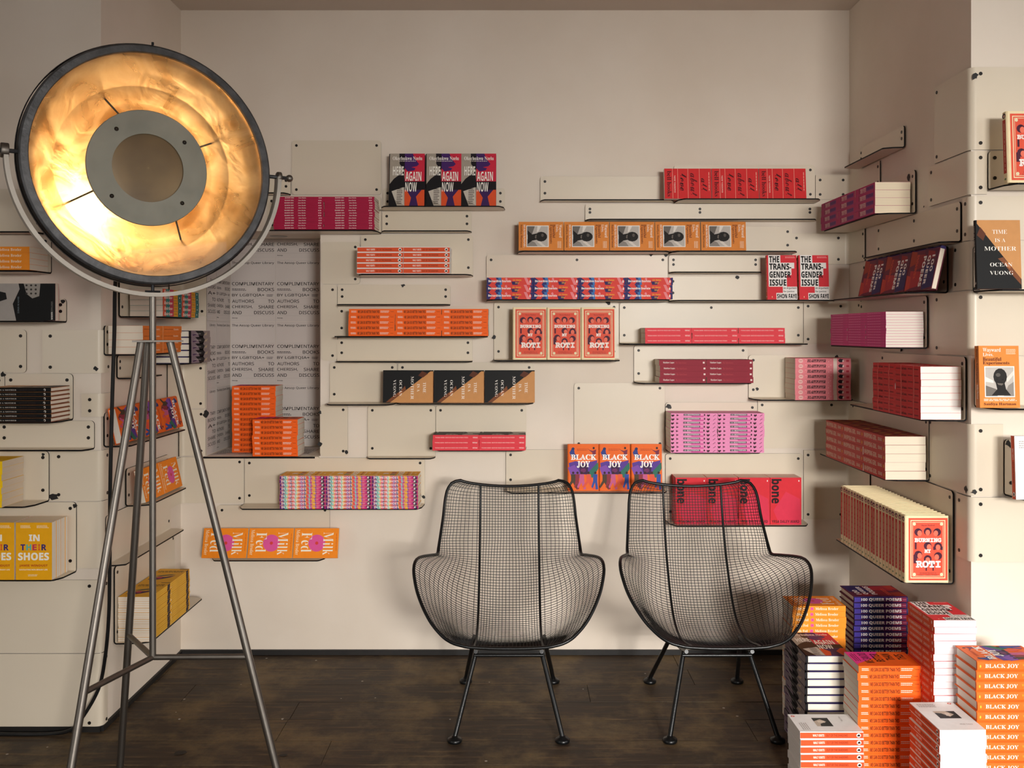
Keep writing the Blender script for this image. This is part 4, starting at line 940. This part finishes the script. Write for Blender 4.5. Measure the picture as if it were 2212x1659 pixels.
for c in range(2):
    x0 = NX0 + .004 + c * (pw + .001)
    for i in range(3):
        zt, zbm = Z(rows_y[i], NY), Z(rows_y[i + 1], NY) + .001
        poster((x0, NY - .002 - .0007 * ((i + c) % 2), zbm), (1, 0, 0), (0, 0, 1), pw, zt - zbm, f"white text poster, niche back, {('lamp-side', 'wall-side')[c]} column, {tops[i]}")
    zt, zbm = NZ1 - .002, Z(560, NY) + .001             # the topmost row is cut short by the niche ceiling
    hh = zt - zbm; b = MB(); b.box((0, 0, 0), (pw, .0006, hh), PAPER)
    o = b.build('poster'); o.location = (x0, NY - .0027, zbm); tag(o, f"white text poster cut short by the niche ceiling, {('lamp-side', 'wall-side')[c]} column", 'poster', 'text posters lining the niche')
    t = MB(); p = Print(lambda u, v, e: (u * pw, -e, v * PH), t)
    for q, xa, xb, yc in (('AND', .03, .245, .857), ('DISCUSS', .52, .965, .857), ('CHERISH,', .03, .49, .766), ('SHARE', .62, .965, .766)): p.text(q, xa, 1 - yc - .0265, xb, 1 - yc + .0265, '#2E2A29', 'light', .012)
    p.text('Aesop.', .03, .044, .16, .066, '#2E2A29', 'bold')
    for yc in (.72, .81, .905): p.rect(.03, 1 - yc - .0012, .965, 1 - yc + .0012, '#B3AAA5')
    t.build('printed_text', o)
lw = .212
for i in range(3):
    zt, zbm = Z(rows_y[i], NY), Z(rows_y[i + 1], NY) + .001
    poster((NX0 + .002, NY - .005 - lw, zbm), (0, 1, 0), (0, 0, 1), lw, zt - zbm, f"white text poster on the niche side wall, inner column, {tops[i]}")
    poster((NX0 + .002, YB + .004, zbm), (0, 1, 0), (0, 0, 1), NY - .006 - lw - YB - .006, zt - zbm, f"narrow text poster on the niche side wall, outer edge, {tops[i]}", 1)
for c in range(2):
    poster((NX0 + .012 + c * (pw + .004), YB + .03, NZ0 + .0005 + .0007 * c), (1, 0, 0), (0, 1, 0), pw, .30, f"text poster lying flat on the niche floor, {('lamp-side', 'wall-side')[c]} one")
stack('orange', 'f', X(501, 4.30), 4.30, NZ0 + .003, 1, 13, 'orange paperback', 'tall stack inside the poster niche', ('',), 'orange paperbacks, tall niche stack', jit=.010)
yy_ = 4.215 - .03
stack('orange', 'f', X(545, 4.165), 4.165, NZ0 + .003, 1, 7, 'orange paperback', 'short stack at the niche edge', ('',), 'orange paperbacks, short niche stack', jit=.010)
b = MB(); b.box((NX0 - .006, YB - .022, NZ0 - .008), (NX1 - .004, YB + .02, NZ0 - .0005), ENAMEL); b.box((NX0 - .006, YB - .024, NZ0 - .008), (NX1 - .02, YB - .0221, NZ0 - .0005), EDGE)
b.build('niche_lip', wall_back)
b = MB(); b.lathe([(.001, -.004), (.034, -.004), (.040, -.002), (.042, 0)], STEELL, 24)
o = b.build('recessed_spotlight'); o.location = (X(602, 4.42), 4.42, NZ1 - .0002); tag(o, 'round recessed spotlight in the ceiling of the poster niche', 'light')

# ------------------------------------------------------------------ wire mesh armchairs
def cr(keys, v):
    i = 0
    while i < len(keys) - 2 and v > keys[i + 1][0]: i += 1
    t0, t1 = keys[i][0], keys[i + 1][0]; t = max(0, min(1, (v - t0) / (t1 - t0)))
    p0 = keys[max(i - 1, 0)]; p1, p2 = keys[i], keys[i + 1]; p3 = keys[min(i + 2, len(keys) - 1)]
    out = []
    for k in range(1, len(p1)):
        m1 = (p2[k] - p0[k]) / max(p2[0] - p0[0], 1e-6) * (t1 - t0); m2 = (p3[k] - p1[k]) / max(p3[0] - p1[0], 1e-6) * (t1 - t0)
        out.append((2 * t**3 - 3 * t**2 + 1) * p1[k] + (t**3 - 2 * t**2 + t) * m1 + (-2 * t**3 + 3 * t**2) * p2[k] + (t**3 - t**2) * m2)
    return out
Y0 = 3.58
CK = [(0, 3.90, .812), (.2, 3.865, .68), (.4, 3.80, .52), (.5, 3.745, .42), (.58, 3.66, .335), (.68, 3.55, .300), (.8, 3.42, .308), (.92, 3.30, .338), (1, 3.25, .350)]
RK = [(0, .205, 3.895, .838), (.025, .240, 3.885, .830), (.06, .262, 3.87, .795), (.2, .275, 3.83, .69), (.34, .288, 3.765, .585), (.385, .292, 3.735, .566), (.43, .306, 3.66, .580), (.50, .342, 3.51, .606), (.535, .352, 3.455, .598), (.57, .351, 3.42, .570), (.66, .330, 3.37, .505), (.78, .285, 3.31, .435), (.88, .236, 3.27, .390), (.95, .195, 3.255, .368), (1, .150, 3.25, .357)]
def S(u, v):
    cy, cz = cr(CK, v); rx, ry, rz = cr(RK, v)
    s = 1 if u >= 0 else -1; t = abs(u)
    arm = max(0, min(1, (v - .30) / .2)) * max(0, min(1, (1.04 - v) / .3))
    b1 = ((.44 + .24 * arm) * rx, cy, cz - .004 * arm)
    k = .94 - .25 * arm; m_ = .45 + .17 * arm
    b2 = (k * rx, cy + (ry - cy) * m_, cz + (rz - cz) * (.55 + .02 * arm))
    def X_(t): return 3 * t * (1 - t)**2 * b1[0] + 3 * t * t * (1 - t) * b2[0] + t**3 * rx
    lo, hi, rib = 0.0, 1.0, min(.122, .80 * rx)         # the ribs run straight, the mesh between them is even
    for _ in range(18):
        mid = (lo + hi) / 2
        if X_(mid) < rib: lo = mid
        else: hi = mid
    t = t / .45 * lo if t < .45 else lo + (t - .45) / .55 * (1 - lo)
    a0, a1, a2, a3 = (1 - t)**3, 3 * t * (1 - t)**2, 3 * t * t * (1 - t), t**3
    return (s * (a1 * b1[0] + a2 * b2[0] + a3 * rx), a0 * cy + a1 * b1[1] + a2 * b2[1] + a3 * ry - Y0, a0 * cz + a1 * b1[2] + a2 * b2[2] + a3 * rz)
def make_chair(label):
    root = bpy.data.objects.new('mesh_armchair', None); COL.objects.link(root); root.empty_display_size = .1
    tag(root, label, 'chair', 'black wire mesh armchairs')
    NU, NV = 46, 84
    # equal spacing of the cross wires along the middle line
    pts = [Vector(S(.3, i / 400)) for i in range(401)]; acc = [0]
    for i in range(400): acc.append(acc[-1] + (pts[i + 1] - pts[i]).length)
    vsv = []; j = 0
    for i in range(NV + 1):
        q = acc[-1] * i / NV
        while j < 399 and acc[j + 1] < q: j += 1
        vsv.append((j + (q - acc[j]) / max(acc[j + 1] - acc[j], 1e-9)) / 400)
    w = MB(); r = .00105
    for i in range(1, NU):
        u = -1 + 2 * i / NU; w.tube([S(u, v) for v in vsv], r, BLACKM, 4, cap=False)
    for v in vsv[1:-1]: w.tube([S(-1 + 2 * k / NU, v) for k in range(NU + 1)], r, BLACKM, 4, cap=False)
    o = w.build('wire_mesh', root)
    f = MB(); V = [i / 70 for i in range(71)]
    path = [S(1, v) for v in V] + [S(1 - i / 12, 1) for i in range(1, 24)] + [S(-1, v) for v in reversed(V)] + [S(-1 + i / 12, 0) for i in range(1, 24)]
    f.tube(path, .0062, BLACKM, 8, closed=True); f.build('rim', root)
    for sx in (-1, 1):
        b = MB(); b.tube([S(sx * .45, .005 + .985 * i / 60) for i in range(61)], .0048, BLACKM, 8); b.build('rib', root)
    def leg(foot, top):
        b = MB(); b.tube([foot[:2] + (.018,), top], .0088, BLACKM, 10)
        l = b.build('leg', root)
        p = MB(); p.lathe([(.001, 0), (.024, 0), (.0265, .004), (.0265, .011), (.022, .015), (.012, .018), (.010, .024), (.001, .024)], BLACKM, 20, Matrix.Translation((foot[0], foot[1], 0)))
        p.build('foot_pad', l)
    for sx in (-1, 1):
        leg((sx * .192, 3.30 - Y0, 0), (sx * .120, 3.425 - Y0, .284)); leg((sx * .182, 3.86 - Y0, 0), (sx * .138, 3.625 - Y0, .262))
        b = MB(); b.tube([(sx * .120, 3.37 - Y0, .298), (sx * .121, 3.45 - Y0, .280), (sx * .138, 3.64 - Y0, .266)], .0075, BLACKM, 8); b.build('seat_rail', root)
    b = MB(); b.tube([(-.127, 3.413 - Y0, .270), (.127, 3.413 - Y0, .270)], .007, BLACKM, 8); b.build('stretcher', root)
    b = MB(); b.tube([(-.122, 3.49 - Y0, .276), (.122, 3.49 - Y0, .276)], .007, BLACKM, 8); b.build('crossbar', root)
    return root
ch1 = make_chair('black wire mesh armchair standing alone below the orange covers, nearer the lamp')
ch1.location = (-.022, Y0, 0)
ch2 = ch1.copy(); COL.objects.link(ch2); ch2.location = (.745, Y0, 0); ch2['label'] = 'black wire mesh armchair beside the floor piles of books'
for k in list(ch1.children):
    c = k.copy(); COL.objects.link(c); c.parent = ch2
    for g in k.children:
        d = g.copy(); COL.objects.link(d); d.parent = c

# ------------------------------------------------------------------ tripod floor lamp
HUB = Vector((-1.093, 2.795, .48)); ZP = 1.966
lamp = bpy.data.objects.new('floor_lamp', None); COL.objects.link(lamp); lamp.location = (HUB.x, HUB.y, 0)
tag(lamp, 'large round studio lamp with glowing amber reflector on steel tripod', 'lamp')
def lp(b, name, parent=None):
    """lamp part, given in room coordinates"""
    p = parent or lamp
    b.v = [(x - HUB.x, y - HUB.y, z) for x, y, z in b.v]
    return b.build(name, p)
b = MB(); b.tube([HUB, (HUB.x, HUB.y, 1.580)], .0098, STEEL, 16); lp(b, 'pole')
LEGS = [(.288, .005), (-.081, -.275), (-.158, .205)]
tri = []
for dx, dy in LEGS:
    rr_ = math.hypot(dx, dy); ux, uy = dx / rr_, dy / rr_
    top = Vector((HUB.x + ux * .052, HUB.y + uy * .052, 1.432)); jt = Vector((HUB.x + dx, HUB.y + dy, .48))
    foot = top + (jt - top) * ((1.432 - .0) / (1.432 - .48))
    b = MB(); b.tube([top, foot], .0116, STEEL, 16); l = lp(b, 'leg')
    b = MB(); b.tube([HUB, jt], .0085, STEEL, 14); lp(b, 'brace')
    tri.append((HUB.x + ux * .092, HUB.y + uy * .092))
b = MB(); b.prism([tri[0], tri[2], tri[1]], 'z', 1.432, 1.437, STEEL); lp(b, 'top_plate')
ax = Vector((math.cos(math.radians(35)), math.sin(math.radians(35)), 0)); nr = Vector((ax.y, -ax.x, 0)); cen = Vector((HUB.x, HUB.y, ZP))
tilt = math.radians(1.5); nd = (nr * math.cos(tilt) + Vector((0, 0, 1)) * math.sin(tilt)).normalized(); vd = nd.cross(ax)
MD = Matrix((ax, vd, nd)).transposed().to_4x4(); MD.translation = cen       # local Z = where the lamp looks
RO = .362
b = MB()
for pr_ in ([(RO, -.045), (RO, .006)], [(RO, .006), (RO - .003, .010), (RO - .006, .0115)], [(RO - .006, .0115), (RO - .024, .0125)], [(RO - .024, .0125), (RO - .026, .011), (RO - .026, -.002)]): b.lathe(pr_, GUN, 96, MD)
b.lathe([(RO + .003, -.030), (RO + .006, -.026), (RO + .006, -.012), (RO + .003, -.008)], DARKST, 96, MD); rim = lp(b, 'rim')
b = MB(); b.lathe([(RO, -.03), (RO - .004, -.06), (.33, -.10), (.27, -.15), (.18, -.19), (.08, -.205), (.001, -.207)], DARKST, 72, MD); lp(b, 'shade')
# reflector: warm mirror metal, dimpled and smeared
m, N, K, bs = new_mat('amber_mirror_metal')
tc = N.new('ShaderNodeTexCoord'); nz = N.new('ShaderNodeTexNoise'); nz.inputs['Scale'].default_value = 7; nz.inputs['Detail'].default_value = 6; nz.inputs['Distortion'].default_value = 1.2
K.new(tc.outputs['Object'], nz.inputs['Vector'])
rp = N.new('ShaderNodeValToRGB'); rp.color_ramp.elements[0].color = lin('#BC9564'); rp.color_ramp.elements[1].color = lin('#E8D2AC'); rp.color_ramp.elements[0].position = .3; rp.color_ramp.elements[1].position = .7
K.new(nz.outputs['Fac'], rp.inputs[0]); K.new(rp.outputs[0], bs.inputs['Base Color'])
bs.inputs['Metallic'].default_value = .8
rg = N.new('ShaderNodeMapRange'); rg.inputs['To Min'].default_value = .16; rg.inputs['To Max'].default_value = .42; K.new(nz.outputs['Fac'], rg.inputs['Value']); K.new(rg.outputs[0], bs.inputs['Roughness'])
n2 = N.new('ShaderNodeTexNoise'); n2.inputs['Scale'].default_value = 8; n2.inputs['Detail'].default_value = 3; n2.inputs['Distortion'].default_value = 1.5; K.new(tc.outputs['Object'], n2.inputs['Vector'])
bp = N.new('ShaderNodeBump'); bp.inputs['Strength'].default_value = .10; bp.inputs['Distance'].default_value = .02; K.new(n2.outputs['Fac'], bp.inputs['Height']); K.new(bp.outputs[0], bs.inputs['Normal'])
b = MB(); b.lathe([(RO - .022, .000), (.326, -.012), (.300, -.050), (.262, -.090), (.258, -.094), (.215, -.122), (.211, -.126), (.15, -.155), (.07, -.175), (.001, -.180)], m, 96, MD); lp(b, 'reflector')
GD = mottled('satin_grey_disc', '#84867F', '#97988F', 9, .5, .3); b = MB()
for pr_ in ([(.105, -.052), (.176, -.052)], [(.176, -.052), (.178, -.054), (.178, -.057)], [(.178, -.057), (.105, -.057)]): b.lathe(pr_, GD, 72, MD)
shield = lp(b, 'bulb_shield')
b = MB(); b.lathe([(.0002, -.0525), (.05, -.0528), (.09, -.0540), (.108, -.0565)], mottled('smoky_bronze_cap', '#6A5A46', '#8E7856', 5, .4, .3, .1, 12), 48, MD); lp(b, 'bulb_cap', shield)
b = MB()
for a in (40, 130, 222, 315):
    q = Vector((.142 * math.cos(math.radians(a)), .142 * math.sin(math.radians(a)), -.0525))
    b.lathe([(.001, .003), (.006, .002), (.007, 0)], SCREW, 10, MD @ Matrix.Translation(q))
lp(b, 'rivets', shield)
b = MB()
for a in (28, 118, 208, 298):
    d_ = Vector((math.cos(math.radians(a)), math.sin(math.radians(a)), 0))
    b.tube([MD @ (d_ * .172 + Vector((0, 0, -.055))), MD @ (d_ * .235 + Vector((0, 0, -.108)))], .003, GUN, 8)
lp(b, 'shield_struts', shield)
bm_, N, K, bs = new_mat('glowing_bulb'); bs.inputs['Base Color'].default_value = (1, .8, .55, 1); bs.inputs['Emission Color'].default_value = (1, .62, .26, 1); bs.inputs['Emission Strength'].default_value = 25
b = MB(); b.lathe([(.001, -.155), (.012, -.150), (.028, -.125), (.036, -.105), (.030, -.088), (.016, -.078), (.001, -.075)], bm_, 24, MD); bulb = lp(b, 'bulb')
l = bpy.data.lights.new('bulb_light', 'POINT'); l.energy = .5; l.color = (1, .77, .49); l.shadow_soft_size = .02
lo = bpy.data.objects.new('bulb_light', l); COL.objects.link(lo); lo.parent = lamp; lo.location = MD @ Vector((0, 0, -.068)) - Vector((HUB.x, HUB.y, 0))
# front glass: clear, with a weak mirror reflection
m, N, K, bs = new_mat('clear_lamp_glass'); N.remove(bs); out = N['Material Output']
tr = N.new('ShaderNodeBsdfTransparent'); tr.inputs[0].default_value = (.96, .95, .93, 1); gs = N.new('ShaderNodeBsdfGlossy'); gs.inputs['Roughness'].default_value = .01
fr = N.new('ShaderNodeFresnel'); fr.inputs['IOR'].default_value = 1.27; mxs = N.new('ShaderNodeMixShader'); K.new(fr.outputs[0], mxs.inputs[0]); K.new(tr.outputs[0], mxs.inputs[1]); K.new(gs.outputs[0], mxs.inputs[2]); K.new(mxs.outputs[0], out.inputs['Surface'])
b = MB(); b.lathe([(RO - .025, .0055), (.001, .0055)], m, 96, MD, smooth=False); lp(b, 'front_glass')
# yoke: half hoop from pivot to pivot under the head
b = MB(); RYK = .386; vs_ = []; fs = []
NS = 60
for i in range(NS + 1):
    a = math.pi + math.pi * i / NS; c, s_ = math.cos(a), math.sin(a)
    for rr_, wd in ((RYK, -.016), (RYK, .016), (RYK + .012, .016), (RYK + .012, -.016)):
        vs_.append(cen + ax * (c * rr_) + Vector((0, 0, 1)) * (s_ * rr_) + nr * wd)
for i in range(NS):
    k = 4 * i
    for q in range(4): fs.append((k + q, k + (q + 1) % 4, k + 4 + (q + 1) % 4, k + 4 + q))
fs += [(0, 3, 2, 1), (4 * NS, 4 * NS + 1, 4 * NS + 2, 4 * NS + 3)]
b.add(vs_, fs, STEELL); lp(b, 'yoke')
def axis_m(sgn):
    M = Matrix((nr, Vector((0, 0, 1)), ax * sgn)).transposed().to_4x4(); M.translation = cen; return M
b = MB(); Ml = axis_m(-1)
b.lathe([(.001, .355), (.006, .355), (.006, .52), (.001, .52)], GUN, 14, Ml); b.lathe([(.006, .384), (.020, .384), (.021, .386), (.021, .402), (.020, .404), (.006, .404)], STEEL, 28, Ml); lp(b, 'pivot')
b = MB(); Mr = axis_m(1)
b.lathe([(.001, .355), (.006, .355), (.006, .42), (.001, .42)], GUN, 14, Mr); b.lathe([(.006, .388), (.017, .388), (.018, .390), (.018, .400), (.006, .402)], STEEL, 24, Mr)
b.lathe([(.005, .415)] + [(.012 * math.sin(t * math.pi / 8), .430 - .012 * math.cos(t * math.pi / 8)) for t in range(1, 8)] + [(.001, .442)], STEEL, 18, Mr); lp(b, 'pivot')
b = MB(); q = cen + nr * 0 + Vector((0, 0, -RO)); b.tube([q + Vector((0, 0, .0)), q + Vector((0, 0, -.018))], .005, DARKST, 10); b.tube([q + ax * -.022 + Vector((0, 0, -.02)), q + ax * .022 + Vector((0, 0, -.02))], .003, DARKST, 8)
b.tube([cen + Vector((0, 0, RO)), cen + Vector((0, 0, RO + .008))], .004, DARKST, 8); lp(b, 'clip')
# cord from the back of the head, down behind the tripod and away along the pillar
cp = [(250, 600, 2.87), (248, 640, 2.9), (247, 720, 2.95), (242, 880, 3.0), (238, 1060, 3.05), (237, 1220, 3.12), (235, 1330, 3.18), (227, 1420, 3.25), (212, 1490, 3.31)]
pts = [Vector((X(px, d), d, Z(py, d))) for px, py, d in cp] + [Vector((-1.565, 3.335, .062)), Vector((-1.615, 3.345, .020)), Vector((-1.69, 3.352, .0065)), Vector((-1.80, 3.350, .0065)), Vector((-1.95, 3.355, .0065)), Vector((-2.1, 3.35, .0065))]
keys = [(i,) + tuple(p) for i, p in enumerate(pts)]
b = MB(); b.tube([Vector(cr(keys, i / 8)) for i in range(8 * (len(pts) - 1) + 1)], .0062, RUBBER, 10); lp(b, 'power_cord')
